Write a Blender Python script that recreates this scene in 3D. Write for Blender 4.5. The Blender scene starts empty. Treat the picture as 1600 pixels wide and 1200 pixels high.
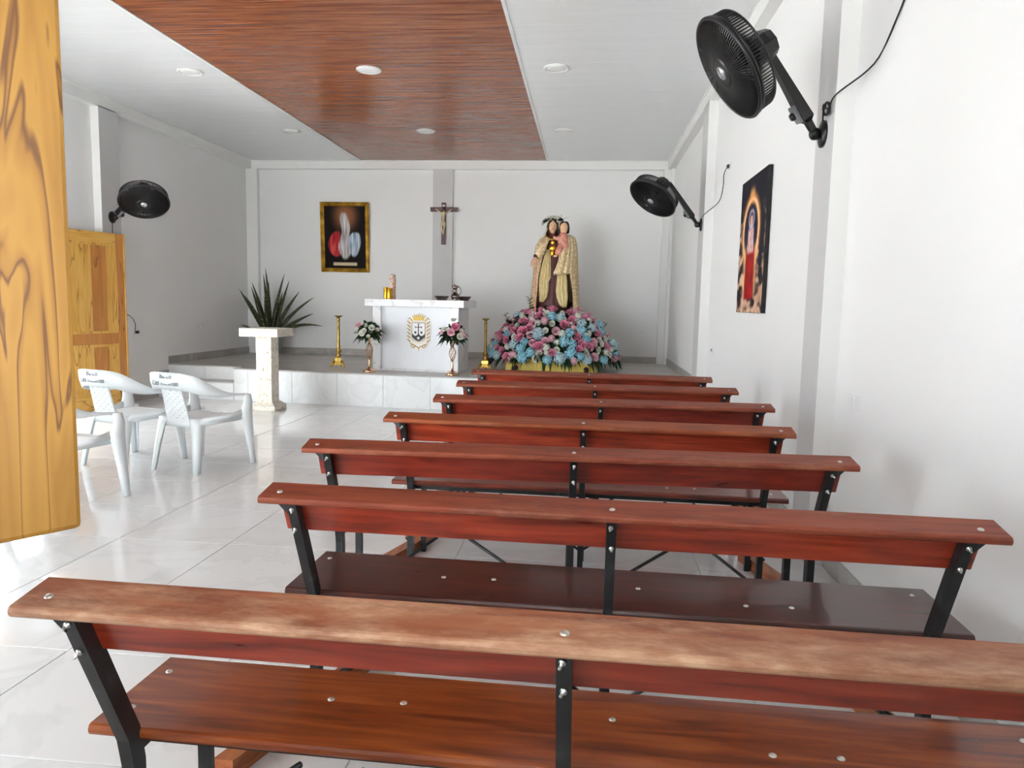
import bpy, bmesh, math, random
from math import sin, cos, pi, radians, sqrt, atan2
from mathutils import Vector, Matrix, Euler, Quaternion

random.seed(7)
SC = bpy.context.scene
COL = SC.collection

# ------------------------------------------------------------------ camera
F_PX, YAW, PITCH, ROLL, CAM_H = 1160.0, .0985, .108, .021, 1.4
_f = Vector((-sin(YAW)*cos(PITCH), cos(YAW)*cos(PITCH), -sin(PITCH)))
_r = Vector((cos(YAW), sin(YAW), 0)); _u = _r.cross(_f)
_r2 = cos(ROLL)*_r + sin(ROLL)*_u; _u2 = -sin(ROLL)*_r + cos(ROLL)*_u
cd = bpy.data.cameras.new('camera'); cam = bpy.data.objects.new('camera', cd); COL.objects.link(cam)
cd.sensor_fit = 'HORIZONTAL'; cd.sensor_width = 36.0; cd.lens = 36.0*F_PX/1600.0
cd.clip_start = .02; cd.clip_end = 200
M3 = Matrix((_r2, _u2, -_f)).transposed()
cam.matrix_world = Matrix.Translation((0, 0, CAM_H)) @ M3.to_4x4()
SC.camera = cam

# ------------------------------------------------------------------ sky, exposure, portals
W = bpy.data.worlds.new('sky'); SC.world = W; W.use_nodes = True
bg = W.node_tree.nodes['Background']; bg.inputs[0].default_value = (.84, .94, 1.0, 1); bg.inputs[1].default_value = 7.0
vs = SC.view_settings
vs.view_transform = 'Standard'; vs.look = 'None'; vs.gamma = 1; vs.use_curve_mapping = False; vs.exposure = 0.85

sun_d = bpy.data.lights.new('sun', 'SUN'); sun_d.energy = 52.0; sun_d.color = (1, .985, .96); sun_d.angle = radians(1)
sun = bpy.data.objects.new('sun', sun_d); COL.objects.link(sun)
sun.rotation_euler = Vector((.28, .42, -.87)).to_track_quat('-Z', 'Y').to_euler()   # high, behind the entrance: falls on the yard, kept off the room by the added roof and eave

def portal(loc, rot, sx, sy):
    l = bpy.data.lights.new('daylight_portal', 'AREA'); l.shape = 'RECTANGLE'; l.size = sx; l.size_y = sy
    l.cycles.is_portal = True
    o = bpy.data.objects.new('daylight_portal', l); COL.objects.link(o); o.location = loc; o.rotation_euler = rot
XL, XR, YF, YB, ZC = -5.94, 1.34, .48, 12.70, 3.76      # inner faces of the walls, ceiling
WIN1 = (-1.10, .42, 1.0, 2.04); DOOR1 = (-5.3, -2.1, 0, 3.0)
LDOOR = (6.0, 7.80, 0, 2.3)
for (a, b, c, d) in (WIN1, DOOR1):
    portal(((a+b)/2, YF-.15, (c+d)/2), (radians(90), 0, 0), b-a, d-c)
for (a, b, c, d) in (LDOOR,):
    portal((XL-.15, (a+b)/2, (c+d)/2), (radians(90), 0, radians(-90)), b-a, d-c)

# ------------------------------------------------------------------ materials
def lin(c):
    c = c/255.0
    return c/12.92 if c <= .04045 else ((c+.055)/1.055)**2.4
def rgb(r, g, b): return (lin(r), lin(g), lin(b), 1)
def new_mat(name, col, rough=.5, metal=0, spec=.5, coat=0):
    m = bpy.data.materials.new(name); m.use_nodes = True
    p = m.node_tree.nodes['Principled BSDF']
    p.inputs['Base Color'].default_value = col; p.inputs['Roughness'].default_value = rough
    p.inputs['Metallic'].default_value = metal; p.inputs['Specular IOR Level'].default_value = spec
    if coat: p.inputs['Coat Weight'].default_value = coat; p.inputs['Coat Roughness'].default_value = .08
    return m
def noisy(name, stops, scale=8, stretch=(1, 1, 1), rough=.5, metal=0, detail=6, dist=0, bump=0, coord='Object', rand=False, spec=.5, coat=0, bscale=None, roughvar=0):
    """colour ramp over a stretched noise: wood, stone, paint"""
    m = new_mat(name, stops[0][1], rough, metal, spec, coat); nt = m.node_tree; n = nt.nodes; L = nt.links
    p = n['Principled BSDF']; tc = n.new('ShaderNodeTexCoord'); mp = n.new('ShaderNodeMapping')
    mp.inputs['Scale'].default_value = stretch
    L.new(tc.outputs[coord], mp.inputs['Vector'])
    if rand:
        oi = n.new('ShaderNodeObjectInfo'); vm = n.new('ShaderNodeVectorMath'); vm.operation = 'SCALE'
        cb = n.new('ShaderNodeCombineXYZ')
        for k in range(3): L.new(oi.outputs['Random'], cb.inputs[k])
        L.new(cb.outputs[0], vm.inputs[0]); vm.inputs['Scale'].default_value = 37.0
        L.new(vm.outputs[0], mp.inputs['Location'])
    nz = n.new('ShaderNodeTexNoise'); nz.inputs['Scale'].default_value = scale; nz.inputs['Detail'].default_value = detail
    nz.inputs['Distortion'].default_value = dist
    L.new(mp.outputs[0], nz.inputs['Vector'])
    cr = n.new('ShaderNodeValToRGB'); e = cr.color_ramp.elements
    while len(e) < len(stops): e.new(.5)
    for k, (pos, c) in enumerate(stops): e[k].position = pos; e[k].color = c
    L.new(nz.outputs['Fac'], cr.inputs[0]); L.new(cr.outputs[0], p.inputs['Base Color'])
    if roughvar:
        mr = n.new('ShaderNodeMapRange'); mr.inputs['To Min'].default_value = rough-roughvar; mr.inputs['To Max'].default_value = rough+roughvar
        L.new(nz.outputs['Fac'], mr.inputs['Value']); L.new(mr.outputs[0], p.inputs['Roughness'])
    if bump:
        b = n.new('ShaderNodeBump'); b.inputs['Strength'].default_value = bump; b.inputs['Distance'].default_value = .01
        src = nz
        if bscale:
            src = n.new('ShaderNodeTexNoise'); src.inputs['Scale'].default_value = bscale; L.new(tc.outputs[coord], src.inputs['Vector'])
        L.new(src.outputs['Fac'], b.inputs['Height']); L.new(b.outputs[0], p.inputs['Normal'])
    return m

M = {}
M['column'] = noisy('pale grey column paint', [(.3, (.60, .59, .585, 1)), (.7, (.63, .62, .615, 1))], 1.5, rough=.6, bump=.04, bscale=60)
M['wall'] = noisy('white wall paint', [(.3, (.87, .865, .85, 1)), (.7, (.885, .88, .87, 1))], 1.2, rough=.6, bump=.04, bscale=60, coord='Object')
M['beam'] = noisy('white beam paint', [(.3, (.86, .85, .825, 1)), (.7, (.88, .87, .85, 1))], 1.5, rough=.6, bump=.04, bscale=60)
M['ceil'] = noisy('white pvc ceiling', [(.35, (.83, .84, .85, 1)), (.5, (.85, .86, .865, 1)), (.7, (.86, .865, .87, 1))], 3, (.6, 6, 6), rough=.22, rand=True)
M['ceil_wood'] = noisy('wood pvc ceiling', [(.25, rgb(98, 44, 20)), (.45, rgb(134, 68, 32)), (.6, rgb(160, 92, 48)), (.8, rgb(116, 56, 28))], 2.2, (.7, 16, 16), rough=.22, rand=True, detail=8, dist=.4)
M['groove'] = new_mat('dark groove', rgb(60, 30, 18), .6)
M['trim'] = new_mat('white plastic trim', (.82, .82, .80, 1), .35)
M['tile'] = None
M['grout'] = new_mat('light grout', rgb(205, 206, 206), .8)
M['greytile'] = noisy('grey marbled tile', [(.3, rgb(168, 162, 156)), (.6, rgb(188, 183, 177)), (.75, rgb(200, 196, 190))], 3, rough=.3, dist=1.2, rand=True)
M['lamp'] = new_mat('frosted downlight', (.9, .9, .88, 1), .35)
M['black'] = noisy('black painted steel', [(.35, rgb(16, 17, 19)), (.6, rgb(30, 32, 34)), (.75, rgb(66, 68, 70))], 14, rough=.38, rand=True)
M['plastic_black'] = new_mat('black plastic', rgb(18, 18, 19), .32)
M['grey_plastic'] = new_mat('grey plastic', rgb(120, 122, 124), .4)
M['silver'] = new_mat('zinc bolt', rgb(205, 205, 200), .3, .9)
M['chrome'] = new_mat('bright badge', rgb(190, 195, 200), .25, .7)
M['chair'] = new_mat('white moulded plastic', (.84, .87, .875, 1), .38)
M['ink'] = new_mat('dark marker ink', rgb(70, 76, 84), .7)
M['stone'] = noisy('coarse cream stone', [(.28, rgb(170, 152, 128)), (.40, rgb(226, 218, 202)), (.7, rgb(240, 234, 222))], 26, rough=.75, bump=.35, detail=8)
M['marble'] = noisy('white marble', [(.46, rgb(240, 240, 241)), (.495, rgb(218, 212, 206)), (.51, rgb(242, 242, 243))], 1.6, rough=.18, dist=2.2)
M['panel'] = noisy('white lacquer panel', [(.3, rgb(232, 234, 238)), (.7, rgb(240, 241, 244))], 3, rough=.3)
M['gold'] = noisy('gold metal', [(.3, rgb(190, 140, 40)), (.7, rgb(228, 182, 70))], 12, rough=.28, metal=1)
M['brass'] = noisy('aged brass', [(.3, rgb(150, 118, 52)), (.7, rgb(206, 172, 92))], 20, rough=.3, metal=1)
M['rosegold'] = noisy('rose gold metal', [(.3, rgb(206, 160, 120)), (.7, rgb(236, 200, 168))], 20, rough=.25, metal=1)
M['pewter'] = noisy('dark silver', [(.3, rgb(96, 84, 78)), (.7, rgb(150, 136, 128))], 20, rough=.25, metal=1)
M['goldcloth'] = noisy('yellow gold foil cloth', [(.3, rgb(214, 178, 62)), (.7, rgb(246, 218, 112))], 30, (1, 1, 4), rough=.45, bump=.3)
M['frame'] = noisy('gilt frame', [(.3, rgb(120, 84, 22)), (.6, rgb(206, 158, 52)), (.8, rgb(236, 200, 110))], 6, rough=.35, metal=.7)
M['darkwood'] = noisy('dark mahogany', [(.3, rgb(58, 16, 16)), (.7, rgb(88, 30, 26))], 8, (8, 8, 1), rough=.4)
M['ivory'] = new_mat('ivory resin', rgb(206, 190, 150), .45)
M['hair'] = new_mat('dark brown paint', rgb(48, 28, 20), .5)
M['skin'] = new_mat('painted skin tone', rgb(238, 190, 150), .45)
M['robe'] = noisy('brown painted robe', [(.3, rgb(70, 26, 26)), (.7, rgb(104, 46, 44))], 9, (6, 6, .6), rough=.5)
M['cream'] = noisy('cream gold cloth', [(.3, rgb(206, 176, 108)), (.7, rgb(238, 220, 170))], 14, (4, 4, 1), rough=.42)
M['veil'] = noisy('cream veil', [(.3, rgb(214, 200, 160)), (.7, rgb(238, 230, 206))], 14, (4, 4, 1), rough=.5)
M['pinkcloth'] = noisy('pink cloth', [(.3, rgb(208, 122, 104)), (.7, rgb(236, 176, 156))], 18, rough=.5)
M['leaf'] = noisy('dark green leaf', [(.3, rgb(20, 40, 22)), (.6, rgb(36, 66, 34)), (.8, rgb(60, 92, 44))], 9, rough=.42, coord='Object')
M['leaf_light'] = noisy('fresh green leaf', [(.3, rgb(56, 96, 34)), (.7, rgb(104, 146, 58))], 9, rough=.45)
M['pot'] = new_mat('grey glazed pot', rgb(126, 132, 132), .35)
M['soil'] = new_mat('dark soil', rgb(44, 34, 26), .9)
M['pink'] = noisy('pink petal', [(.3, rgb(232, 104, 152)), (.5, rgb(244, 150, 184)), (.7, rgb(252, 206, 222))], 22, rough=.6)
M['pale_pink'] = noisy('pale pink petal', [(.3, rgb(236, 166, 186)), (.7, rgb(250, 214, 220))], 22, rough=.6)
M['white_petal'] = noisy('white petal', [(.3, rgb(230, 228, 212)), (.7, rgb(248, 248, 240))], 22, rough=.6)
M['blue'] = noisy('sky blue petal', [(.3, rgb(120, 192, 214)), (.55, rgb(164, 216, 230)), (.75, rgb(212, 236, 240))], 22, rough=.6)
M['pale_blue'] = noisy('pale blue petal', [(.3, rgb(170, 204, 214)), (.7, rgb(216, 234, 238))], 22, rough=.6)
M['candle'] = noisy('printed candle wax', [(.35, rgb(170, 104, 56)), (.5, rgb(236, 226, 206)), (.62, rgb(206, 120, 110))], 34, rough=.5)
M['cord'] = new_mat('black cord', rgb(20, 20, 22), .5)
M['socket'] = new_mat('white socket plastic', (.85, .85, .84, 1), .35)
M['concrete'] = noisy('pale yard concrete', [(.3, (.46, .46, .46, 1)), (.7, (.55, .55, .55, 1))], 2, rough=.9)
M['crest_cream'] = new_mat('cream enamel', rgb(240, 228, 206), .4)
M['crest_gold'] = new_mat('gold enamel', rgb(206, 170, 76), .4, .3)
M['crest_black'] = new_mat('black enamel', rgb(20, 16, 16), .4)
M['crest_white'] = new_mat('white enamel', rgb(244, 240, 240), .4)
def sequin():
    m = noisy('gold sequin cloth', [(.3, rgb(176, 140, 84)), (.5, rgb(218, 190, 142)), (.68, rgb(250, 238, 212))], 75, (1, 1, .6), rough=.34, metal=.2, bump=.35)
    return m
M['sequin'] = sequin()
def tile_mat():
    m = noisy('polished white tile', [(.44, (.80, .80, .795, 1)), (.5, (.755, .76, .76, 1)), (.53, (.82, .82, .815, 1))], 1.1, rough=.10, dist=2.6, detail=3, coord='Object', rand=True)
    return m
M['tile'] = tile_mat()
def wood(name, a, b, c, rough=.3, axis=0, scale=3.2, coat=.25, knots=True):
    st = [(.28, a), (.5, b), (.72, c)]
    s = [9, 9, 9]; s[axis] = .9
    m = noisy(name, st, scale, tuple(s), rough=rough, rand=True, detail=9, dist=.8, coat=coat, roughvar=.06)
    return m
# red varnish of the benches, one tone for each degree of wear
M['back_red'] = wood('red varnished wood', rgb(104, 30, 15), rgb(152, 50, 26), rgb(178, 72, 40))
M['back_deep'] = wood('deep red varnished wood', rgb(88, 23, 13), rgb(128, 38, 22), rgb(152, 54, 32))
M['cap_brown'] = wood('brown worn rail', rgb(98, 44, 26), rgb(132, 68, 42), rgb(158, 92, 60), .42, coat=.1)
M['cap_orange'] = wood('orange brown rail', rgb(112, 44, 18), rgb(150, 68, 30), rgb(176, 92, 46), .32)
M['cap_worn'] = wood('sun bleached worn rail', rgb(128, 78, 56), rgb(162, 110, 82), rgb(188, 144, 112), .6, coat=0)
def worn(name, base, bare, amount):
    m = wood(name, *base, .55, coat=0); nt = m.node_tree; n = nt.nodes; L = nt.links; p = n['Principled BSDF']
    tc = n.new('ShaderNodeTexCoord'); oi = n.new('ShaderNodeObjectInfo'); mp = n.new('ShaderNodeMapping'); mp.inputs['Scale'].default_value = (2.2, 7, 7)
    ad = n.new('ShaderNodeVectorMath'); ad.operation = 'ADD'; L.new(tc.outputs['Object'], ad.inputs[0]); L.new(oi.outputs['Random'], ad.inputs[1]); L.new(ad.outputs[0], mp.inputs['Vector'])
    a = n.new('ShaderNodeTexNoise'); a.inputs['Scale'].default_value = 1.6; a.inputs['Detail'].default_value = 10; a.inputs['Roughness'].default_value = .72; L.new(mp.outputs[0], a.inputs['Vector'])
    sp = n.new('ShaderNodeSeparateXYZ'); L.new(tc.outputs['Object'], sp.inputs[0])
    ed = n.new('ShaderNodeMapRange'); ed.inputs['From Min'].default_value = -.02; ed.inputs['From Max'].default_value = -.054; ed.inputs['To Min'].default_value = 0; ed.inputs['To Max'].default_value = .10
    L.new(sp.outputs['Y'], ed.inputs['Value'])
    su = n.new('ShaderNodeMath'); su.operation = 'ADD'; L.new(a.outputs['Fac'], su.inputs[0]); L.new(ed.outputs[0], su.inputs[1])
    mr = n.new('ShaderNodeMapRange'); mr.inputs['From Min'].default_value = .58-amount; mr.inputs['From Max'].default_value = .84-amount; L.new(su.outputs[0], mr.inputs['Value'])
    mx = n.new('ShaderNodeMix'); mx.data_type = 'RGBA'; L.new(mr.outputs[0], mx.inputs['Factor'])
    old = p.inputs['Base Color'].links[0].from_socket; L.new(old, mx.inputs['A'])
    b2 = n.new('ShaderNodeTexNoise'); b2.inputs['Scale'].default_value = 9; b2.inputs['Detail'].default_value = 6; L.new(mp.outputs[0], b2.inputs['Vector'])
    cr = n.new('ShaderNodeValToRGB'); cr.color_ramp.elements[0].position = .35; cr.color_ramp.elements[0].color = bare[0]; cr.color_ramp.elements[1].position = .65; cr.color_ramp.elements[1].color = bare[1]
    L.new(b2.outputs['Fac'], cr.inputs[0]); L.new(cr.outputs[0], mx.inputs['B']); L.new(mx.outputs['Result'], p.inputs['Base Color'])
    return m
M['cap_worn'] = worn('sun bleached worn rail', (rgb(112, 58, 38), rgb(144, 82, 54), rgb(164, 102, 70)), (rgb(172, 124, 94), rgb(204, 164, 132)), .15)
M['cap_brown'] = worn('brown scuffed rail', (rgb(104, 42, 24), rgb(138, 60, 36), rgb(158, 78, 48)), (rgb(146, 82, 54), rgb(170, 110, 82)), .02)
M['cap_orange'] = worn('orange brown rail', (rgb(112, 46, 20), rgb(148, 68, 32), rgb(168, 86, 44)), (rgb(150, 88, 52), rgb(176, 116, 76)), .0)
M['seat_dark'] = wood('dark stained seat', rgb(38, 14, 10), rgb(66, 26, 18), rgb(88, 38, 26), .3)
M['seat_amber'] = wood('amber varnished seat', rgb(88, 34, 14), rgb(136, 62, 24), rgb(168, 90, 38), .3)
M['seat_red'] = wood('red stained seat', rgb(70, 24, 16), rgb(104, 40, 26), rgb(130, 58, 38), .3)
M['strut'] = wood('raw orange timber', rgb(132, 64, 28), rgb(168, 92, 46), rgb(190, 116, 66), .5, axis=1)
def grainy(name, a, b, c, axis=2, rough=.36, coat=.3, scale=1.5):
    s = [5, 5, 5]; s[axis] = .55
    return noisy(name, [(.25, b), (.42, c), (.468, b), (.482, a), (.498, c), (.62, b), (.75, c)], scale, tuple(s), rough=rough, rand=True, detail=2.5, dist=.7, coat=coat)
M['yellow_wood'] = grainy('yellow varnished teak', rgb(84, 46, 14), rgb(134, 92, 28), rgb(150, 108, 40), rough=.5, coat=.08, scale=3.4)
M['door_wood'] = grainy('amber door timber', rgb(150, 98, 30), rgb(204, 150, 58), rgb(220, 172, 84))
M['door_dark'] = grainy('brown door timber', rgb(128, 72, 26), rgb(178, 112, 46), rgb(196, 132, 60))
M['door_rail'] = grainy('amber door rail', rgb(150, 98, 30), rgb(208, 154, 60), rgb(224, 176, 86), 0)

# ------------------------------------------------------------------ helpers
class MB:
    """collects faces of one mesh"""
    def __init__(s): s.v = []; s.f = []; s.sm = []
    def add(s, vs, fs, smooth=False):
        o = len(s.v); s.v += [tuple(v) for v in vs]
        for f in fs: s.f.append(tuple(o+i for i in f)); s.sm.append(smooth)
        return s
    def box(s, c, d, mat=None, bev=0):
        hx, hy, hz = d[0]/2, d[1]/2, d[2]/2
        vs = [Vector((x*hx, y*hy, z*hz)) for x in (-1, 1) for y in (-1, 1) for z in (-1, 1)]
        if mat is not None: vs = [mat @ v for v in vs]
        c = Vector(c); vs = [v+c for v in vs]
        return s.add(vs, [(0, 1, 3, 2), (4, 6, 7, 5), (0, 4, 5, 1), (2, 3, 7, 6), (0, 2, 6, 4), (1, 5, 7, 3)])
    def box6(s, x0, x1, y0, y1, z0, z1): return s.box(((x0+x1)/2, (y0+y1)/2, (z0+z1)/2), (x1-x0, y1-y0, z1-z0))
    def chamfer(s, c, d, b, mat=None):
        """box with chamfered edges"""
        hx, hy, hz = d[0]/2, d[1]/2, d[2]/2; bm = bmesh.new()
        bmesh.ops.create_cube(bm, size=1)
        for v in bm.verts: v.co = Vector((v.co.x*d[0], v.co.y*d[1], v.co.z*d[2]))
        bmesh.ops.bevel(bm, geom=bm.edges[:], offset=b, segments=2, affect='EDGES', profile=.5)
        bm.verts.index_update(); c = Vector(c)
        vs = [(mat @ v.co if mat is not None else v.co)+c for v in bm.verts]
        fs = [tuple(v.index for v in f.verts) for f in bm.faces]; bm.free()
        return s.add(vs, fs)
    def prism(s, poly, z0, z1):
        n = len(poly); vs = [(x, y, z0) for x, y in poly]+[(x, y, z1) for x, y in poly]
        return s.add(vs, [tuple(range(n))[::-1], tuple(range(n, 2*n))]+[(i, (i+1) % n, n+(i+1) % n, n+i) for i in range(n)])
    def prism_y(s, poly, y0, y1):
        n = len(poly); vs = [(x, y0, z) for x, z in poly]+[(x, y1, z) for x, z in poly]
        return s.add(vs, [tuple(range(n)), tuple(range(n, 2*n))[::-1]]+[(i, n+i, n+(i+1) % n, (i+1) % n) for i in range(n)])
    def rings(s, rings, closed=True, caps=True, smooth=True):
        n = len(rings[0]); vs = [p for r in rings for p in r]; fs = []
        for k in range(len(rings)-1):
            for i in range(n if closed else n-1):
                j = (i+1) % n
                fs.append((k*n+i, k*n+j, (k+1)*n+j, (k+1)*n+i))
        if caps and closed: fs += [tuple(range(n))[::-1], tuple(range((len(rings)-1)*n, len(rings)*n))]
        return s.add(vs, fs, smooth)
    def lathe(s, prof, c=(0, 0, 0), n=20, rot=None, smooth=True):
        c = Vector(c); R = []
        for r, z in prof:
            ring = []
            for i in range(n):
                a = 2*pi*i/n; v = Vector((r*cos(a), r*sin(a), z))
                if rot is not None: v = rot @ v
                ring.append(v+c)
            R.append(ring)
        return s.rings(R, smooth=smooth)
    def tube(s, pts, r, n=8, caps=True):
        pts = [Vector(p) for p in pts]; m = len(pts); R = []
        rr = r if isinstance(r, (list, tuple)) else [r]*m
        up = Vector((0, 0, 1)); prev = None
        for k, p in enumerate(pts):
            t = (pts[min(k+1, m-1)]-pts[max(k-1, 0)]).normalized()
            if prev is None:
                a = up if abs(t.dot(up)) < .95 else Vector((1, 0, 0)); x = t.cross(a).normalized()
            else: x = (prev-t*prev.dot(t)).normalized()
            prev = x; y = t.cross(x)
            R.append([p+(x*cos(2*pi*i/n)+y*sin(2*pi*i/n))*rr[k] for i in range(n)])
        return s.rings(R, caps=caps)
    def beam(s, pts, w, d, side=(1, 0, 0)):
        """rectangular tube along a polyline: w across `side`, d the other way"""
        pts = [Vector(p) for p in pts]; m = len(pts); R = []; sd = Vector(side)
        for k, p in enumerate(pts):
            t = (pts[min(k+1, m-1)]-pts[max(k-1, 0)]).normalized(); y = t.cross(sd).normalized()
            ww = w[k] if isinstance(w, (list, tuple)) else w; dd = d[k] if isinstance(d, (list, tuple)) else d
            R.append([p+sd*ww/2*a+y*dd/2*b for a, b in ((-1, -1), (1, -1), (1, 1), (-1, 1))])
        return s.rings(R, smooth=False)
    def ball(s, c, r, n=10, m=7, rot=None):
        r = r if isinstance(r, (tuple, list)) else (r, r, r); c = Vector(c); R = []
        for k in range(1, m):
            th = pi*k/m; ring = []
            for i in range(n):
                a = 2*pi*i/n; v = Vector((r[0]*sin(th)*cos(a), r[1]*sin(th)*sin(a), -r[2]*cos(th)))
                if rot is not None: v = rot @ v
                ring.append(v+c)
            R.append(ring)
        return s.rings(R)
    def mesh(s, name):
        me = bpy.data.meshes.new(name); me.from_pydata(s.v, [], s.f)
        me.polygons.foreach_set('use_smooth', s.sm)
        bm = bmesh.new(); bm.from_mesh(me); bmesh.ops.recalc_face_normals(bm, faces=bm.faces[:]); bm.to_mesh(me); bm.free()
        me.update(); return me
    def build(s, name, mat, parent=None, loc=None, off=None):
        if off is not None:
            o = Vector(off); s.v = [tuple(Vector(v)-o) for v in s.v]
        return put(name, s.mesh(name), mat, parent, loc)
def put(name, me, mat=None, parent=None, loc=None, rot=None, scale=None):
    o = bpy.data.objects.new(name, me); COL.objects.link(o)
    if mat is not None and len(me.materials) == 0: me.materials.append(mat)
    if parent is not None: o.parent = parent
    if loc is not None: o.location = loc
    if rot is not None: o.rotation_euler = rot
    if scale is not None: o.scale = scale
    return o
def thing(name, label, cat, loc=(0, 0, 0), rz=0, group=None):
    o = bpy.data.objects.new(name, None); COL.objects.link(o); o.location = loc; o.rotation_euler = (0, 0, rz)
    o.empty_display_size = .1
    return tag(o, label, cat, group)
def tag(o, label, cat, group=None):
    o['label'] = label; o['category'] = cat
    if group: o['group'] = group
    return o
def struct(o, label=None, cat=None):
    o['kind'] = 'structure'
    if label: o['label'] = label
    if cat: o['category'] = cat
    return o
def zrot(v): # rotation matrix taking +Z to v
    return Vector((0, 0, 1)).rotation_difference(Vector(v).normalized()).to_matrix()

# ------------------------------------------------------------------ setting
g = struct(MB().box6(-40, 40, -40, 50, -.12, -.05).build('ground', M['concrete']), 'pale concrete yard around the chapel', 'ground')
po = struct(MB().box6(XL-2.6, XR+.3, -3.9, YF-.15, 3.2, 3.35).build('shade_roof', M['concrete']), 'added unseen concrete roof shading the entrance side', 'roof')  # unseen slab added to hold high sky light off the entrance openings
ev = struct(MB().box6(XL-2.6, XL-.15, YF-.15, YB, 3.35, 3.5).build('shade_eave', M['concrete']), 'added unseen concrete eave shading the left side of the chapel', 'roof')  # unseen overhang added to shade the left doorway and the ground beside it
MB().box6(-2.0, XR+.3, -2.2, -2.05, -.05, 3.2).build('shade_wall', M['wall'], po)  # unseen wall added to block daylight coming through the entrance window
for x in (XL-2.3, -2.3, XR): MB().box6(x-.12, x+.12, -3.8, -3.56, -.05, 3.2).build('shade_roof_post', M['concrete'], po)  # unseen posts that carry the added roof
fl = struct(MB().box6(XL-.2, XR+.2, YF-.2, YB+.2, -.05, -.003).build('floor', M['grout']), 'polished white marbled tile floor of the chapel', 'floor')
T = .66; GAP = .004
xs = [XL]+[-2.66+T*k for k in range(-4, 7) if XL+.05 < -2.66+T*k < XR-.05]+[XR]
ys = [YF]+[3.94+T*k for k in range(-6, 10) if YF+.05 < 3.94+T*k < 9.95]+[10.1]
cache = {}
for a, b in zip(xs, xs[1:]):
    for c, d in zip(ys, ys[1:]):
        key = (round(b-a, 3), round(d-c, 3))
        if key not in cache:
            w, h = key[0]-GAP, key[1]-GAP; e = .0015
            m = MB(); lo = [(-w/2, -h/2), (w/2, -h/2), (w/2, h/2), (-w/2, h/2)]
            hi = [(x*(1-2*e/w), y*(1-2*e/h)) for x, y in lo]
            m.rings([[(x, y, -.009) for x, y in lo], [(x, y, -.001) for x, y in lo], [(x, y, 0) for x, y in hi]], smooth=False)
            cache[key] = m.mesh('tile'); cache[key].materials.append(M['tile'])
        put('tile', cache[key], None, fl, ((a+b)/2, (c+d)/2, 0))

def wall_with_holes(axis, pos0, pos1, u0, u1, z0, z1, holes):
    """axis 'x': wall spans u = y at x pos0..pos1; 'y': spans u = x"""
    m = MB(); cuts = sorted(set([u0, u1]+[h[0] for h in holes]+[h[1] for h in holes]))
    for a, b in zip(cuts, cuts[1:]):
        segs = [(z0, z1)]
        for h in holes:
            if h[0] <= a+1e-6 and b <= h[1]+1e-6:
                segs = [(z0, h[2]), (h[3], z1)]
        for c, d in segs:
            if d-c < .01: continue
            if axis == 'x': m.box6(pos0, pos1, a, b, c, d)
            else: m.box6(a, b, pos0, pos1, c, d)
    return m
wl = struct(wall_with_holes('x', XL-.15, XL, YF-.15, YB+.15, -.05, ZC+.1, [LDOOR]).build('wall_left', M['wall']), 'white plastered left wall with open doorway', 'wall')
wr = struct(MB().box6(XR, XR+.15, YF-.15, YB+.15, -.05, ZC+.1).build('wall_right', M['wall']), 'white plastered right wall beside the benches', 'wall')
wb = struct(MB().box6(XL, XR, YB, YB+.15, -.05, ZC+.1).build('wall_back', M['wall']), 'white plastered back wall behind the altar', 'wall')
wf = struct(wall_with_holes('y', YF-.15, YF, XL, XR, -.05, ZC+.1, [WIN1, DOOR1]).build('wall_front', M['wall']), 'white plastered entrance wall with open window and doorway', 'wall')
# columns and ring beam stand .10 proud of the plaster
PX = .10
def pil(parent, x0, x1, y0, y1, z0=-.01, z1=ZC-.12): return MB().chamfer(((x0+x1)/2, (y0+y1)/2, (z0+z1)/2), (x1-x0, y1-y0, z1-z0), .004).build('column', M['beam'], parent)
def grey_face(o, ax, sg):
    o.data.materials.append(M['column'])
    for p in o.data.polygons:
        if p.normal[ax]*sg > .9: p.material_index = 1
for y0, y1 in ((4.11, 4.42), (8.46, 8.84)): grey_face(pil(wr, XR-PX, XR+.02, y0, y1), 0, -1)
pil(wr, XR-.05, XR+.02, YB-.22, YB+.02)
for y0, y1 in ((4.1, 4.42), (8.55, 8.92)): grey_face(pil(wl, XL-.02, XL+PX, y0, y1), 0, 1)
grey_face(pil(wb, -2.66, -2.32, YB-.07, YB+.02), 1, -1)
pil(wb, XL-.02, XL+.20, YB-.10, YB+.02)
pil(wb, XR-.16, XR+.02, YB-.10, YB+.02)
for p, (x0, x1, y0, y1) in ((wr, (XR-PX, XR+.02, YF, YB)), (wl, (XL-.02, XL+PX, YF, YB)), (wb, (XL+PX, XR-PX, YB-PX, YB+.02)), (wf, (XL+PX, XR-PX, YF-.02, YF+.02))):
    MB().chamfer(((x0+x1)/2, (y0+y1)/2, ZC-.06), (x1-x0, y1-y0, .16), .004).build('beam', M['beam'], p)

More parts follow.
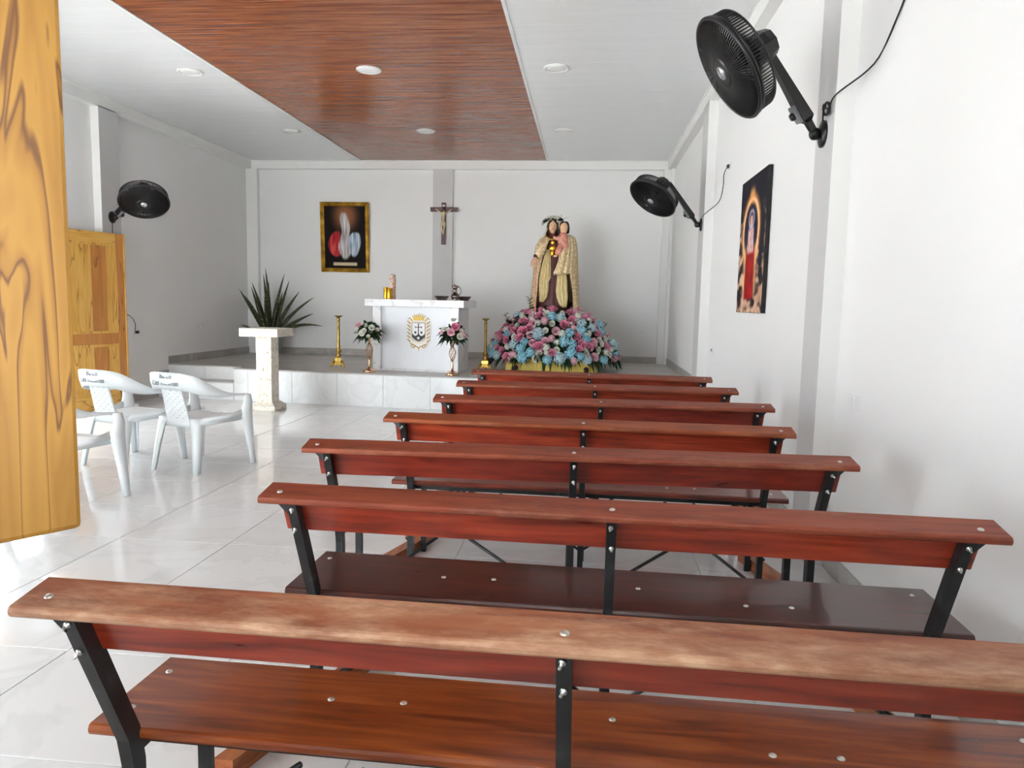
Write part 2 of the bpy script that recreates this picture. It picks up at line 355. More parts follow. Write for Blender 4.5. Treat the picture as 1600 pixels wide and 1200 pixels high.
# ceiling: boards run across the room, wood grain boards down the middle
WX0, WX1 = -3.90, -.735
ce = struct(MB().box6(XL-.1, XR+.1, YF-.1, YB+.1, ZC+.012, ZC+.12).build('ceiling', M['groove']), 'ceiling of white boards with a wood grain strip down the middle', 'ceiling')
def board(w, h, gap, mat, key, e=.004):
    m = MB(); a, b = w/2, h/2-gap/2
    m.rings([[(-a, -b, .012), (a, -b, .012), (a, b, .012), (-a, b, .012)], [(-a, -b, e*.75), (a, -b, e*.75), (a, b, e*.75), (-a, b, e*.75)],
             [(-a, -b+e, 0), (a, -b+e, 0), (a, b-e, 0), (-a, b-e, 0)]], smooth=False)
    me = m.mesh(key); me.materials.append(mat); return me
bw = .112
me = board(WX1-WX0, bw, .007, M['ceil_wood'], 'wood_board')
y = YB-PX-bw/2
while y > YF+.02:
    put('ceiling_board', me, None, ce, ((WX0+WX1)/2, y, ZC)); y -= bw
bw = .25
for x0, x1 in ((XL+PX, WX0), (WX1, XR-PX)):
    me = board(x1-x0, bw, .0003, M['ceil'], 'white_board', .0012); y = YB-PX-bw/2
    while y > YF+.02:
        put('ceiling_board', me, None, ce, ((x0+x1)/2, y, ZC)); y -= bw
for x in (WX0, WX1): MB().box6(x-.014, x+.014, YF, YB-PX, ZC-.008, ZC+.01).build('edge_trim', M['trim'], ce)
MB().box6(XL+PX, XR-PX, YB-PX-.02, YB-PX, ZC-.012, ZC+.005).build('edge_trim', M['trim'], ce)
for x in (XL+PX+.01, XR-PX-.01): MB().box6(x-.01, x+.01, YF, YB-PX-.02, ZC-.012, ZC+.005).build('edge_trim', M['trim'], ce)
# recessed round downlights
rows = ((-4.24, 'left white boards'), (-2.31, 'wood grain strip'), (-.385, 'right white boards'))
for yy, w in ((7.74, 'nearer'), (10.45, 'farther')):
    for x, nm in rows:
        t = thing('downlight', 'round white downlight in the %s, the %s of two' % (nm, w), 'ceiling light', (x, yy, ZC-.012), 0, 'round ceiling downlights')
        MB().lathe([(.13, .012), (.13, .002), (.118, -.004), (.106, 0), (.106, .012)], n=28).build('rim', M['trim'], t)
        MB().lathe([(.105, .010), (.105, .002), (.06, -.001), (.002, -.002)], n=28).build('diffuser', M['lamp'], t)

# raised sanctuary
PH = .44
A, B_ = (-4.78, 9.68), (XR, 9.172)
pl = struct(MB().prism([A, B_, (XR, YB), (XL, YB), (XL, 10.05), (-4.78, 9.95)], -.02, PH-.012).build('platform', M['grout']), 'raised sanctuary platform faced with white marbled tile', 'platform')
MB().prism([(A[0]-.006, A[1]-.012), (B_[0], B_[1]-.012), (XR, YB), (XL, YB), (XL, 10.04), (-4.786, 9.94)], PH-.012, PH).build('tread', M['greytile'], pl)
ang = atan2(B_[1]-A[1], B_[0]-A[0]); d = Vector((cos(ang), sin(ang), 0)); nrm = Vector((sin(ang), -cos(ang), 0))
Lf = sqrt((B_[0]-A[0])**2+(B_[1]-A[1])**2); s0 = 0; R = Matrix.Rotation(ang, 3, 'Z')
cuts = [0]+[.855-.645+.645*k for k in range(0, 20) if .855-.645+.645*k < Lf-.02]+[Lf]
for a, b in zip(cuts, cuts[1:]):
    c = Vector((A[0], A[1], 0))+d*(a+b)/2+nrm*.003
    w = MB(); w.chamfer((0, 0, 0), (b-a-.004, .014, PH-.018), .0015)
    put('riser_tile', w.mesh('riser_tile'), M['tile'], pl, (c.x, c.y, (PH-.016)/2), (0, 0, ang))
MB().box6(-4.789, -4.778, 9.70, 9.94, .255, PH-.012).build('riser_tile', M['tile'], pl)
st = struct(MB().prism([(XL, 9.78), (-4.79, 9.69), (-4.79, 9.96), (XL, 10.06)], -.01, .235).build('platform_step', M['grout']), 'low grey tiled step at the left end of the platform', 'step')
MB().prism([(XL, 9.765), (-4.79, 9.675), (-4.79, 9.945), (XL, 10.045)], .235, .248).build('tread', M['greytile'], st)
for k in range(2):
    a = (XL*(1-k/2)+-4.79*k/2, 9.776-.09*k/2); b = (XL*(.5-k/2)+-4.79*(.5+k/2), 9.776-.045*(k+1))
    an = atan2(b[1]-a[1], b[0]-a[0]); c = MB(); c.chamfer((0, 0, 0), (sqrt((b[0]-a[0])**2+(b[1]-a[1])**2)-.004, .012, .23), .0015)
    put('riser_tile', c.mesh('riser_tile'), M['tile'], st, ((a[0]+b[0])/2, (a[1]+b[1])/2, .117), (0, 0, an))
    a = (XL*(1-k/2)+-4.78*k/2, 10.05-.05*k); b = (XL*(.5-k/2)+-4.78*(.5+k/2), 10.05-.05*(k+1))
    a = (a[0], 10.045-.1*k/2); b = (b[0], 10.045-.05*(k+1))
    an = atan2(b[1]-a[1], b[0]-a[0]); c = MB(); c.chamfer((0, 0, 0), (sqrt((b[0]-a[0])**2+(b[1]-a[1])**2)-.004, .012, PH-.265), .0015)
    put('riser_tile', c.mesh('riser_tile'), M['tile'], pl, ((a[0]+b[0])/2, (a[1]+b[1])/2, .248+(PH-.26)/2), (0, 0, an))
def base(name, label, segs, z):
    o = None
    for (x0, x1, y0, y1, z0) in segs:
        n = max(1, round(max(x1-x0, y1-y0)/.645))
        for k in range(n):
            if x1-x0 > y1-y0: a = (x0+(x1-x0)*k/n+.001, x0+(x1-x0)*(k+1)/n-.001, y0, y1)
            else: a = (x0, x1, y0+(y1-y0)*k/n+.001, y0+(y1-y0)*(k+1)/n-.001)
            b = MB().chamfer(((a[0]+a[1])/2, (a[2]+a[3])/2, z0+z/2), (a[1]-a[0], a[3]-a[2], z), .002)
            if o is None: o = struct(b.build(name, M['greytile']), label, 'baseboard')
            else: b.build('baseboard_tile', M['greytile'], o)
base('baseboard_back', 'grey marbled skirting tiles along the back wall', [(XL+.20, -2.66, YB-.012, YB, PH), (-2.32, XR-.16, YB-.012, YB, PH)], .11)
base('baseboard_left', 'grey marbled skirting tiles along the left wall', [(XL, XL+.012, 10.05, YB-.1, PH), (XL, XL+.012, 9.79, 10.04, .248), (XL, XL+.012, 8.93, 9.76, 0), (XL, XL+.012, 7.95, 8.54, 0), (XL, XL+.012, 4.43, 6.0, 0), (XL, XL+.012, YF, 4.09, 0)], .11)
base('baseboard_right', 'grey marbled skirting tiles along the right wall', [(XR-.012, XR, 9.2, YB-.23, PH), (XR-.012, XR, YF, 4.10, 0), (XR-.012, XR, 4.43, 8.45, 0)], .11)

# ------------------------------------------------------------------ benches
def smesh(name, mb, mat): me = mb.mesh(name); me.materials.append(mat); return me
bolt_me = smesh('bolt', MB().lathe([(.0085, -.004), (.0085, .001), (.0065, .003), (.002, .004)], n=10), M['silver'])
pin_me = smesh('bolt', MB().lathe([(.009, -.002), (.009, .0015), (.004, .002), (.004, .017), (.003, .019)], n=8), M['silver'])
post_me = smesh('rear_leg', MB().beam([(0, .0, .812), (0, .15, .475), (0, .165, .40), (0, .165, 0)], .028, .042), M['black'])
front_me = smesh('front_leg', MB().beam([(0, .455, .452), (0, .455, 0)], .028, .03), M['black'])
side_me = smesh('seat_bearer', MB().beam([(0, .17, .435), (0, .47, .435)], .026, .026), M['black'])
rail_me = smesh('frame_rail', MB().beam([(-.91, .225, .435), (.91, .225, .435)], .03, .03, (0, 1, 0)), M['black'])
rail2_me = smesh('frame_rail', MB().beam([(-.91, .445, .435), (.91, .445, .435)], .03, .03, (0, 1, 0)), M['black'])
foot_me = {sx: smesh('timber_foot', MB().beam([(sx*.90, .62, .03), (sx*.945, .42, .03), (sx*1.02, .15, .03), (sx*1.10, -.12, .03)], .062, .06), M['strut']) for sx in (-1, 1)}
rod_me = {}
for sx in (-1, 1):
    rod_me['m', sx] = smesh('brace_rod', MB().tube([(sx*.012, .165, .16), (sx*.42, .165, .43)], .007, 6), M['black'])
    rod_me['e', sx] = smesh('brace_rod', MB().tube([(sx*.91, .165, .16), (sx*.55, .165, .43)], .007, 6), M['black'])
gus_me = smesh('gusset', MB().prism_y([(-.04, .806), (0, .806), (0, .768)], -.008, -.002), M['black'])
def rounded_board(Lx, wy, tz, nose):
    """board along x with a rounded rear edge"""
    a = wy/2; t = tz/2; pr = []
    for k in range(6):
        th = -pi/2+pi*k/5; pr.append((-a+nose-nose*cos(th), t*sin(th)))
    prof = [(p[0], p[1]) for p in pr]+[(a-.004, t), (a, t-.004), (a, -t)]
    m = MB(); m.rings([[(x, y, z) for y, z in prof] for x in (-Lx/2, -Lx/2+.003, Lx/2-.003, Lx/2)], smooth=False)
    return m
def bench(p, rz, L, capm, backm, seatm, label, sd=.36):
    t = thing('wooden_bench', label, 'bench', (p[0], p[1], 0), rz, 'wooden benches in a row down the chapel')
    h = L/2
    put('top_rail', rounded_board(L, .112, .023, .010).mesh('top_rail'), capm, t, (0, .0, .830), (radians(10), 0, 0))
    tl = atan2(.155, .349)
    b = MB().chamfer((0, 0, 0), (L-.075, .022, .118), .004)
    put('back_board', b.mesh('back_board'), backm, t, (0, .048, .762), (tl, 0, 0))
    put('seat_board', rounded_board(L+.06, sd, .026, .010).mesh('seat_board'), seatm, t, (.01, .165+sd/2, .461))
    for x in (-h+.085, 0, h-.085):
        for me, nm in ((post_me, 'rear_leg'), (front_me, 'front_leg'), (side_me, 'seat_bearer')): put(nm, me, None, t, (x, 0, 0))
    for me in (rail_me, rail2_me): put('frame_rail', me, None, t, None, None, (L/2.0, 1, 1))
    for sx in (-1, 1): put('timber_foot', foot_me[sx], None, t)
    for k in rod_me: put('brace_rod', rod_me[k], None, t)
    put('gusset', gus_me, None, t, (-h+.075, 0, 0)); put('gusset', gus_me, None, t, (h-.075, 0, 0), None, (-1, 1, 1))
    for x, y in ((-h+.05, -.014), (.0, -.014), (h-.06, -.014)): put('bolt', bolt_me, None, t, (x, y, .8395), (radians(10), 0, 0))
    for x, y in ((-h+.03, .245), (-h+.02, sd+.09), (-.55, .345), (-.38, .355), (.10, .36), (.43, .275), (.57, .285), (h-.02, sd+.095), (h-.03, .245)): put('bolt', bolt_me, None, t, (x, y, .474))
    for x in (-h+.085, 0, h-.085):
        for yy, zz in ((.012, .786), (.042, .718)):
            put('bolt_end', pin_me, None, t, (x+random.uniform(-.003, .003), yy-.026, zz), (radians(90)+tl+random.uniform(-.25, .25), 0, random.uniform(-.4, .4)), (.8, .8, .8))
    return t
# far-left and far-right corners of each top rail
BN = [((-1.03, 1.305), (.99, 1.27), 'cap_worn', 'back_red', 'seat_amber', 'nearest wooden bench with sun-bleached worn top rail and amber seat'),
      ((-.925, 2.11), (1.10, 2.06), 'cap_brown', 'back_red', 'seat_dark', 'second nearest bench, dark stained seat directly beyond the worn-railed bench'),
      ((-1.08, 2.82), (1.01, 2.89), 'cap_brown', 'back_deep', 'seat_red', 'third nearest red-brown bench, its right end before the bright column'),
      ((-.97, 3.60), (.97, 3.56), 'cap_orange', 'back_red', 'seat_red', 'fourth nearest bench, the middle one, with orange-brown top rail'),
      ((-.89, 4.37), (1.08, 4.42), 'cap_brown', 'back_deep', 'seat_red', 'third wooden bench counted from the statue'),
      ((-.90, 5.21), (1.04, 5.24), 'cap_brown', 'back_red', 'seat_red', 'second wooden bench counted from the statue'),
      ((-.93, 6.13), (1.00, 6.02), 'cap_brown', 'back_red', 'seat_red', 'farthest wooden bench, nearest the flower-decked statue')]
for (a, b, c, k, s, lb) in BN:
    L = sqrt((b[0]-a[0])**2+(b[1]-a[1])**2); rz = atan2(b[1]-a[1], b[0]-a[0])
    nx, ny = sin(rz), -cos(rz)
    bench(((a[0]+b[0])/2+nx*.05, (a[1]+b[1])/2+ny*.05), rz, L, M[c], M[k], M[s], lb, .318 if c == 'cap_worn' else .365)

# ------------------------------------------------------------------ white plastic armchairs
def strip(m, path, th=.012, n=1):
    """path: list of (inner edge point, outer edge point); thick ribbon between them"""
    R = []
    P = [(Vector(a), Vector(b)) for a, b in path]
    for k, (a, b) in enumerate(P):
        a0, b0 = P[max(k-1, 0)]; a1, b1 = P[min(k+1, len(P)-1)]
        t = ((a1+b1)-(a0+b0)).normalized(); w = (b-a); nn = t.cross(w).normalized()*th/2
        mid = (a+b)/2
        R.append([a+nn*.6, mid+nn*1.5, b+nn*.6, b-nn*.6, mid-nn*.3, a-nn*.6])
    m.rings(R); return m
def text_mesh(body, size):
    cu = bpy.data.curves.new('lettering', 'FONT'); cu.body = body; cu.size = size; cu.align_x = 'CENTER'; cu.align_y = 'CENTER'; cu.extrude = .0006; cu.offset = .0
    ob = bpy.data.objects.new('lettering', cu); COL.objects.link(ob)
    dg = bpy.context.evaluated_depsgraph_get(); me = bpy.data.meshes.new_from_object(ob.evaluated_get(dg))
    bpy.data.objects.remove(ob); return me
TXT = [text_mesh('Banco', .05), text_mesh('Las mesmas', .056)]
for t_ in TXT: t_.materials.append(M['ink'])
def back_y(x, z): return -.245-.10*(z-.42)/.4+.30*x*x*1.3
def chair(p, rz, label):
    t = thing('plastic_armchair', label, 'chair', (p[0], p[1], 0), rz, 'white plastic armchairs')
    # seat: shallow dish with a rolled front lip
    m = MB(); nx, ny = 12, 12; R = []
    for j in range(ny+1):
        v = j/ny; y = -.235+.475*v; hw = .205+.045*v; row = []
        for i in range(nx+1):
            u = i/nx*2-1
            z = .425+.012*v-.018*(1-u*u)*(1-(2*v-1)**2)-(.03*max(0, v-.86)/.14)**1.0*1.0-.012*max(0, abs(u)-.85)/.15
            row.append((u*hw, y, z))
        R.append(row)
    top = MB(); top.rings(R, closed=False, caps=False)
    low = [[(x, y, z-.012) for x, y, z in r] for r in R]
    n0 = nx+1; vs = [q for r in R for q in r]+[q for r in low for q in r]; N = len(vs)//2; fs = []
    for j in range(ny):
        for i in range(nx):
            a = j*n0+i; fs += [(a, a+1, a+n0+1, a+n0), (N+a, N+a+n0, N+a+n0+1, N+a+1)]
    edge = [i for i in range(n0)]+[j*n0+nx for j in range(1, ny+1)]+[ny*n0+i for i in range(nx-1, -1, -1)]+[j*n0 for j in range(ny-1, 0, -1)]
    for a, b in zip(edge, edge[1:]+edge[:1]): fs.append((a, N+a, N+b, b))
    m.add(vs, fs, True); m.build('seat', M['chair'], t)
    # apron under the seat
    m = MB()
    strip(m, [((-.19, -.235, .36), (-.19, -.235, .43)), ((.19, -.235, .36), (.19, -.235, .43))])
    strip(m, [((-.235, .20, .375), (-.235, .20, .43)), ((.235, .20, .375), (.235, .20, .43))])
    for s in (-1, 1): strip(m, [((s*.20, -.22, .37), (s*.20, -.22, .43)), ((s*.235, .20, .375), (s*.235, .20, .43))])
    m.build('apron', M['chair'], t)
    # back panel, narrowing downward, with staggered diamond holes
    m = MB(); cols, rows = 7, 13; z0, z1 = .40, .69
    def pt(u, v):
        hw = .117-.018*v; x = (u*2-1)*hw; z = z0+(z1-z0)*v; return Vector((x, back_y(x, z), z))
    sub = 3; vs = []; fs = []; idx = {}
    W_, H_ = cols*sub, rows*sub
    for k in range(2):
        for j in range(H_+1):
            for i in range(W_+1):
                q = pt(i/W_, j/H_); q.y += (-.007 if k == 0 else .007); idx[k, i, j] = len(vs); vs.append(q)
    hole = set()
    for r in range(1, rows):
        for c in range(cols):
            if (r+c) % 2 == 0: hole.add((c*sub+1, r*sub+1))
    def solid(i, j): return 0 <= i < W_ and 0 <= j < H_ and (i, j) not in hole
    for j in range(H_):
        for i in range(W_):
            if not solid(i, j): continue
            for k in range(2):
                q = (idx[k, i, j], idx[k, i+1, j], idx[k, i+1, j+1], idx[k, i, j+1]); fs.append(q if k == 0 else q[::-1])
            for di, dj, e in ((-1, 0, ((i, j+1), (i, j))), (1, 0, ((i+1, j), (i+1, j+1))), (0, -1, ((i, j), (i+1, j))), (0, 1, ((i+1, j+1), (i, j+1)))):
                if not solid(i+di, j+dj): fs.append((idx[0, e[0][0], e[0][1]], idx[0, e[1][0], e[1][1]], idx[1, e[1][0], e[1][1]], idx[1, e[0][0], e[0][1]]))
    m.add(vs, fs); m.build('back_panel', M['chair'], t)
    # broad top band sweeping down into the arms
    m = MB(); path = []
    def bandpt(s):
        """s in -1..1 across; returns lower and upper edge"""
        a = abs(s); sg = 1 if s >= 0 else -1
        key = [(0, 0, -.345, .672, .0, -.360, .808), (.25, .135, -.33, .668, .14, -.348, .806), (.42, .215, -.285, .648, .232, -.30, .785), (.52, .245, -.235, .625, .272, -.242, .745),
               (.64, .258, -.14, .602, .298, -.14, .680), (.76, .258, -.03, .592, .306, -.02, .628), (.88, .255, .10, .596, .308, .10, .610), (1, .25, .20, .592, .305, .215, .600)]
        for k in range(len(key)-1):
            if a <= key[k+1][0]+1e-9:
                f = (a-key[k][0])/(key[k+1][0]-key[k][0]); f = f
                q = [key[k][i]*(1-f)+key[k+1][i]*f for i in range(7)]
                return Vector((sg*q[1], q[2], q[3])), Vector((sg*q[4], q[5], q[6]))
    path = [bandpt(-1+2*k/48) for k in range(49)]
    # smooth the polyline a little
    for _ in range(2):
        path = [path[0]]+[((path[k-1][0]+path[k][0]*2+path[k+1][0])/4, (path[k-1][1]+path[k][1]*2+path[k+1][1])/4) for k in range(1, 48)]+[path[48]]
    strip(m, path, .016); m.build('arm_band', M['chair'], t)
    for s in (-1, 1):
        # front leg runs up into the arm, wide at seat level
        m = MB(); strip(m, [((s*.300, .175, .600), (s*.300, .245, .596)), ((s*.296, .178, .54), (s*.296, .268, .53)), ((s*.285, .15, .45), (s*.285, .275, .44)), ((s*.283, .17, .40), (s*.283, .28, .39)), ((s*.288, .21, .2), (s*.288, .285, .2)), ((s*.295, .245, 0), (s*.295, .295, 0))], .026)
        strip(m, [((s*.287, .278, .44), (s*.235, .278, .44)), ((s*.29, .285, .2), (s*.25, .285, .2)), ((s*.297, .292, 0), (s*.268, .292, 0))], .012)
        m.build('front_leg', M['chair'], t)
        m = MB(); strip(m, [((s*.196, -.14, .432), (s*.196, -.235, .432)), ((s*.203, -.17, .40), (s*.203, -.25, .40)), ((s*.218, -.22, .2), (s*.218, -.28, .2)), ((s*.232, -.265, 0), (s*.232, -.305, 0))], .02)
        strip(m, [((s*.205, -.24, .432), (s*.10, -.238, .432)), ((s*.205, -.252, .38), (s*.135, -.25, .38)), ((s*.22, -.28, .2), (s*.17, -.28, .2)), ((s*.234, -.305, 0), (s*.20, -.305, 0))], .012)
        m.build('rear_leg', M['chair'], t)
        # seat side web up to the front leg
        m = MB(); strip(m, [((s*.205, -.20, .40), (s*.205, -.20, .435)), ((s*.262, .0, .405), (s*.262, .0, .44)), ((s*.284, .16, .42), (s*.284, .16, .475))], .014); m.build('side_web', M['chair'], t)
    for k, (me, z) in enumerate(zip(TXT, (.775, .722))):
        o = put('lettering', me, None, t, (.0-.01*k, -.362 + .006*k, z), (radians(90-8), 0, 0)); o['label'] = 'dark handwritten lettering on the chair back'
    return t
chair((-3.17, 5.83), radians(-16), 'white plastic armchair with lettered back, the right-hand one of the pair')
chair((-3.81, 5.87), radians(-16), 'white plastic armchair with lettered back before the amber wooden door')
chair((-3.53, 4.62), radians(-14), 'white plastic armchair mostly hidden behind the yellow wooden shutter')

# ------------------------------------------------------------------ shutter in the foreground, door leaf at the left wall
t = thing('window_shutter', 'yellow varnished wooden shutter open in the left foreground', 'shutter', (-1.10, .51, 1.05), radians(90-33))
MB().chamfer((.31, 0, .49), (.62, .04, .98), .008).build('shutter_leaf', M['yellow_wood'], t)
for z in (.15, .83): MB().tube([(-.004, .0, z-.04), (-.004, .0, z+.04)], .009, 8).build('hinge', M['black'], t)
lf = thing('door_leaf', 'amber panelled wooden door leaf standing open at the left wall', 'door', (-5.93, 7.83, .01), atan2(8.70-7.83, -5.70+5.93))
LW, LH = .90, 2.13
def plank(x0, x1, z0, z1, y0, y1, mat, nm, par, bev=.004): return MB().chamfer(((x0+x1)/2, (y0+y1)/2, (z0+z1)/2), (x1-x0, y1-y0, z1-z0), bev).build(nm, M[mat], par)
for x0, x1 in ((0, .11), (LW-.11, LW)): plank(x0, x1, 0, LH, -.02, .02, 'door_dark' if x0 else 'door_wood', 'stile', lf)
plank(LW, LW+.022, 0, LH, -.024, .02, 'door_wood', 'edge_bead', lf)
for z0, z1, mt in ((0, .2, 'door_rail'), (.80, .93, 'door_dark'), (2.0, LH, 'door_rail')): plank(.11, LW-.11, z0, z1, -.02, .02, mt, 'rail', lf)
for z0, z1 in ((.2, .80), (.93, 2.0)):
    f = MB()
    for a in ((.11, .14, z0, z1), (LW-.14, LW-.11, z0, z1), (.14, LW-.14, z0, z0+.03), (.14, LW-.14, z1-.03, z1)): f.box6(a[0], a[1], -.016, .016, a[2], a[3])
    f.build('panel_bead', M['door_wood'], lf)
    n = 6; w = (LW-.28)/n
    for k in range(n):
        plank(.14+w*k+.0008, .14+w*(k+1)-.0008, z0+.03, z1-.03, -.010-.001*(k % 2), .010, ['door_wood', 'door_wood', 'door_wood', 'door_dark', 'door_dark', 'door_wood'][k], 'panel_board', lf, .002)
for z in (.25, 1.05, 1.9): MB().tube([(-.004, .02, z-.05), (-.004, .02, z+.05)], .01, 8).build('hinge', M['black'], lf)
# casing round the left doorway (out of frame) that carries the leaf
m = MB()
for y in (LDOOR[0], LDOOR[1]): m.box6(XL-.13, XL+.004, y-.03, y+.03, 0, LDOOR[3])
m.box6(XL-.13, XL+.004, LDOOR[0]-.03, LDOOR[1]+.03, LDOOR[3]-.05, LDOOR[3]+.01); m.box6(XL-.11, XL-.02, LDOOR[0], LDOOR[1], 2.15, 2.22)
o = struct(m.build('door_1', M['door_wood']), 'wooden casing of the doorway in the left wall', 'door frame')

# ------------------------------------------------------------------ stone lectern
t = thing('stone_lectern', 'cream stone pedestal lectern with square slab top before the platform', 'lectern', (-4.0, 9.0, 0), radians(-2))
MB().chamfer((0, 0, .028), (.34, .34, .056), .008).build('foot', M['stone'], t)
MB().lathe([(.235, .056), (.205, .075), (.16, .10)], n=4, rot=Matrix.Rotation(pi/4, 3, 'Z'), smooth=False).build('foot_moulding', M['stone'], t)
MB().chamfer((0, 0, .51), (.205, .205, .83), .006).build('shaft', M['stone'], t)
MB().chamfer((0, 0, .978), (.50, .48, .104), .006).build('slab', M['stone'], t)

# ------------------------------------------------------------------ potted snake plant
t = thing('potted_snake_plant', 'snake plant in grey pot in the back left corner', 'plant', (-5.32, 12.1, PH))
pt_ = MB().lathe([(.10, 0), (.13, .01), (.19, .12), (.21, .24), (.195, .33), (.205, .35), (.19, .35), (.18, .31), (.005, .31)], n=24).build('pot', M['pot'], t)
MB().lathe([(.178, .312), (.1, .325), (.003, .328)], n=16).build('soil', M['soil'], pt_)
M['sans'] = noisy('banded snake plant leaf', [(.38, rgb(26, 36, 18)), (.48, rgb(70, 80, 42)), (.54, rgb(34, 44, 22)), (.66, rgb(120, 116, 60))], 5, (3, 3, 7), rough=.4, rand=True)
def blade(base, d, length, w, bend, curl=.25):
    d = Vector(d).normalized(); R = []; side = d.cross(Vector((0, 1, 0)))
    if side.length < .1: side = Vector((1, 0, 0))
    side.normalize(); n = 9; p = Vector(base); dirv = d.copy(); st = length/n
    for k in range(n+1):
        f = k/n; ww = w*(.55+.9*f-1.42*f*f)*(1 if f < .97 else .3)+.002
        nn = dirv.cross(side).normalized()
        R.append([p-side*ww+nn*ww*curl, p-nn*.004, p+side*ww+nn*ww*curl, p+nn*.004])
        p = p+dirv*st; dirv = (dirv+Vector(bend)*st).normalized()
    return MB().rings(R)
LV = [((-.42, 0, .95), .78, (-.2, 0, -.2)), ((-.28, -.1, 1), .86, (0, 0, 0)), ((-.55, .1, .9), .95, (-.1, 0, 0)), ((-.12, .1, 1), 1.06, (-.05, 0, 0)), ((.02, -.1, 1), .92, (.05, 0, 0)), ((-.05, .1, 1), 1.16, (-.12, 0, 0)),
      ((.18, -.05, 1), 1.08, (.15, 0, 0)), ((.25, .1, 1), .98, (.05, 0, 0)), ((.45, -.1, .9), .92, (.35, 0, 0)), ((.5, .1, .8), .95, (.6, 0, -.1)), ((.7, 0, .6), .78, (.4, 0, -.3)), ((.75, -.1, .55), .92, (.5, 0, -.9)),
      ((-.6, -.2, .45), .42, (-.4, 0, -.6)), ((.1, .3, 1), .8, (0, 0, 0)), ((-.2, .3, 1), .75, (0, 0, 0)), ((.05, -.3, 1), .7, (0, 0, 0)), ((-.32, .15, 1), .98, (-.15, 0, 0))]
for k, (d, ln, b) in enumerate(LV):
    blade((d[0]*.13, d[1]*.3, .32), d, ln, .043, b).build('leaf', M['sans'], t)

# ------------------------------------------------------------------ altar
AR = radians(-5)
al = thing('altar', 'white marble altar table with a coat of arms on its front', 'altar', (-2.31, 10.28, PH), AR)
# local: x along the front, front at y = -.32
MB().chamfer((0, 0, .935), (1.40, .72, .10), .006).build('altar_top', M['marble'], al)
for sx in (-1, 1): MB().chamfer((sx*.555, -.01, .4425), (.115, .56, .885), .004).build('altar_leg', M['marble'], al)
MB().chamfer((0, -.215, .4425), (.995, .03, .885), .002).build('front_panel', M['panel'], al)
MB().chamfer((0, -.22, .012), (.995, .10, .024), .002).build('plinth_strip', M['marble'], al)
em = MB()
out = []
n = 72
for i in range(n):
    a = 2*pi*i/n; r = 1+.045*cos(10*a)
    out.append((.175*r*sin(a)*(1 if cos(a) > -.2 else .92), .26*r*cos(a)*(1.0)))
em.prism_y(out, -.008, 0)
em = em.build('emblem', M['crest_white'], al, (.035, -.2305, .545)); em['label'] = 'raised coat of arms with gold crown and black and white shield'
def shield(w, h):
    half = [(w, h), (w, -.45*h)]+[(w*cos(k/6*pi/2)**.6, -.45*h-.55*h*sin(k/6*pi/2)) for k in range(1, 6)]
    return half+[(0, -1.06*h)]+[(-x, z) for x, z in half[::-1]]
MB().prism_y(shield(.122, .158), -.012, -.006).build('shield_border', M['crest_cream'], em)
MB().prism_y(shield(.096, .128), -.015, -.010).build('shield_outline', M['crest_black'], em)
MB().prism_y(shield(.090, .122), -.018, -.013).build('shield_field', M['crest_white'], em)
hill = [(-.090, -.02)]+[(-.09+.18*k/20, -.02-.035*sin(pi*((k/10) % 1.0001)) if k != 10 else .0) for k in range(1, 20)]+[(.090, -.02)]
hill += [(.088, -.07), (.06, -.10), (.03, -.118), (0, -.127), (-.03, -.118), (-.06, -.10), (-.088, -.07)]
MB().prism_y(hill, -.020, -.015).build('shield_mount', M['crest_black'], em)
c = MB(); c.box6(-.006, .006, -.021, -.015, -.02, .112); c.box6(-.045, .045, -.021, -.015, .060, .070)
for x in (-.045, .045): c.box6(x-.004, x+.004, -.021, -.015, .052, .078)
c.box6(-.014, .014, -.021, -.015, .106, .113); c.build('cross', M['crest_black'], em)
def star(cx, cz, r, y0, y1):
    return MB().prism_y([(cx+(r if k % 2 == 0 else r*.55)*sin(pi*k/6), cz+(r if k % 2 == 0 else r*.55)*cos(pi*k/6)) for k in range(12)], y0, y1)
for x in (-.044, .044): star(x, -.008, .022, -.022, -.016).build('star', M['crest_black'], em)
star(0, -.084, .024, -.024, -.018).build('star', M['crest_white'], em)
cr = MB(); cp = [(-.07, .165)]
for k in range(7): cp += [(-.085+.17*(k/6), .235-.02*abs(k-3)/3+.02*(k % 2 == 1)), (-.085+.17*((k+.5)/6) if k < 6 else .08, .20)]
cp += [(.07, .165)]
cr.prism_y(cp, -.018, -.006)
for k in range(7): cr.ball((-.085+.17*k/6, -.012, .238-.02*abs(k-3)/3), .008, 6, 4)
cr.box6(-.072, .072, -.021, -.006, .160, .178); cr.build('crown', M['crest_gold'], em)
sc = MB()
for s in (-1, 1):
    for k in range(6): # leaf scrolls down both sides
        z = .13-.05*k; sc.tube([(s*.118, -.010, z-.02), (s*.14, -.012, z), (s*.158, -.012, z+.016), (s*.166, -.011, z+.006)], [.009, .008, .006, .003], 6)
    sp = [(s*(.075+.03*cos(a)*(1-a/9)), -.011, -.205+.03*sin(a)*(1-a/9)) for a in [x*.6 for x in range(12)]]
    sc.tube(sp, .006, 6)
    sc.tube([(s*.12, -.010, -.16), (s*.06, -.011, -.185), (0, -.011, -.22)], .007, 6)
    sc.tube([(s*.09, -.011, .15), (s*.13, -.011, .19), (s*.15, -.011, .175)], .007, 6)
sc.tube([(0, -.011, -.215), (0, -.011, -.262)], [.008, .003], 6); sc.build('scrollwork', M['crest_gold'], em)
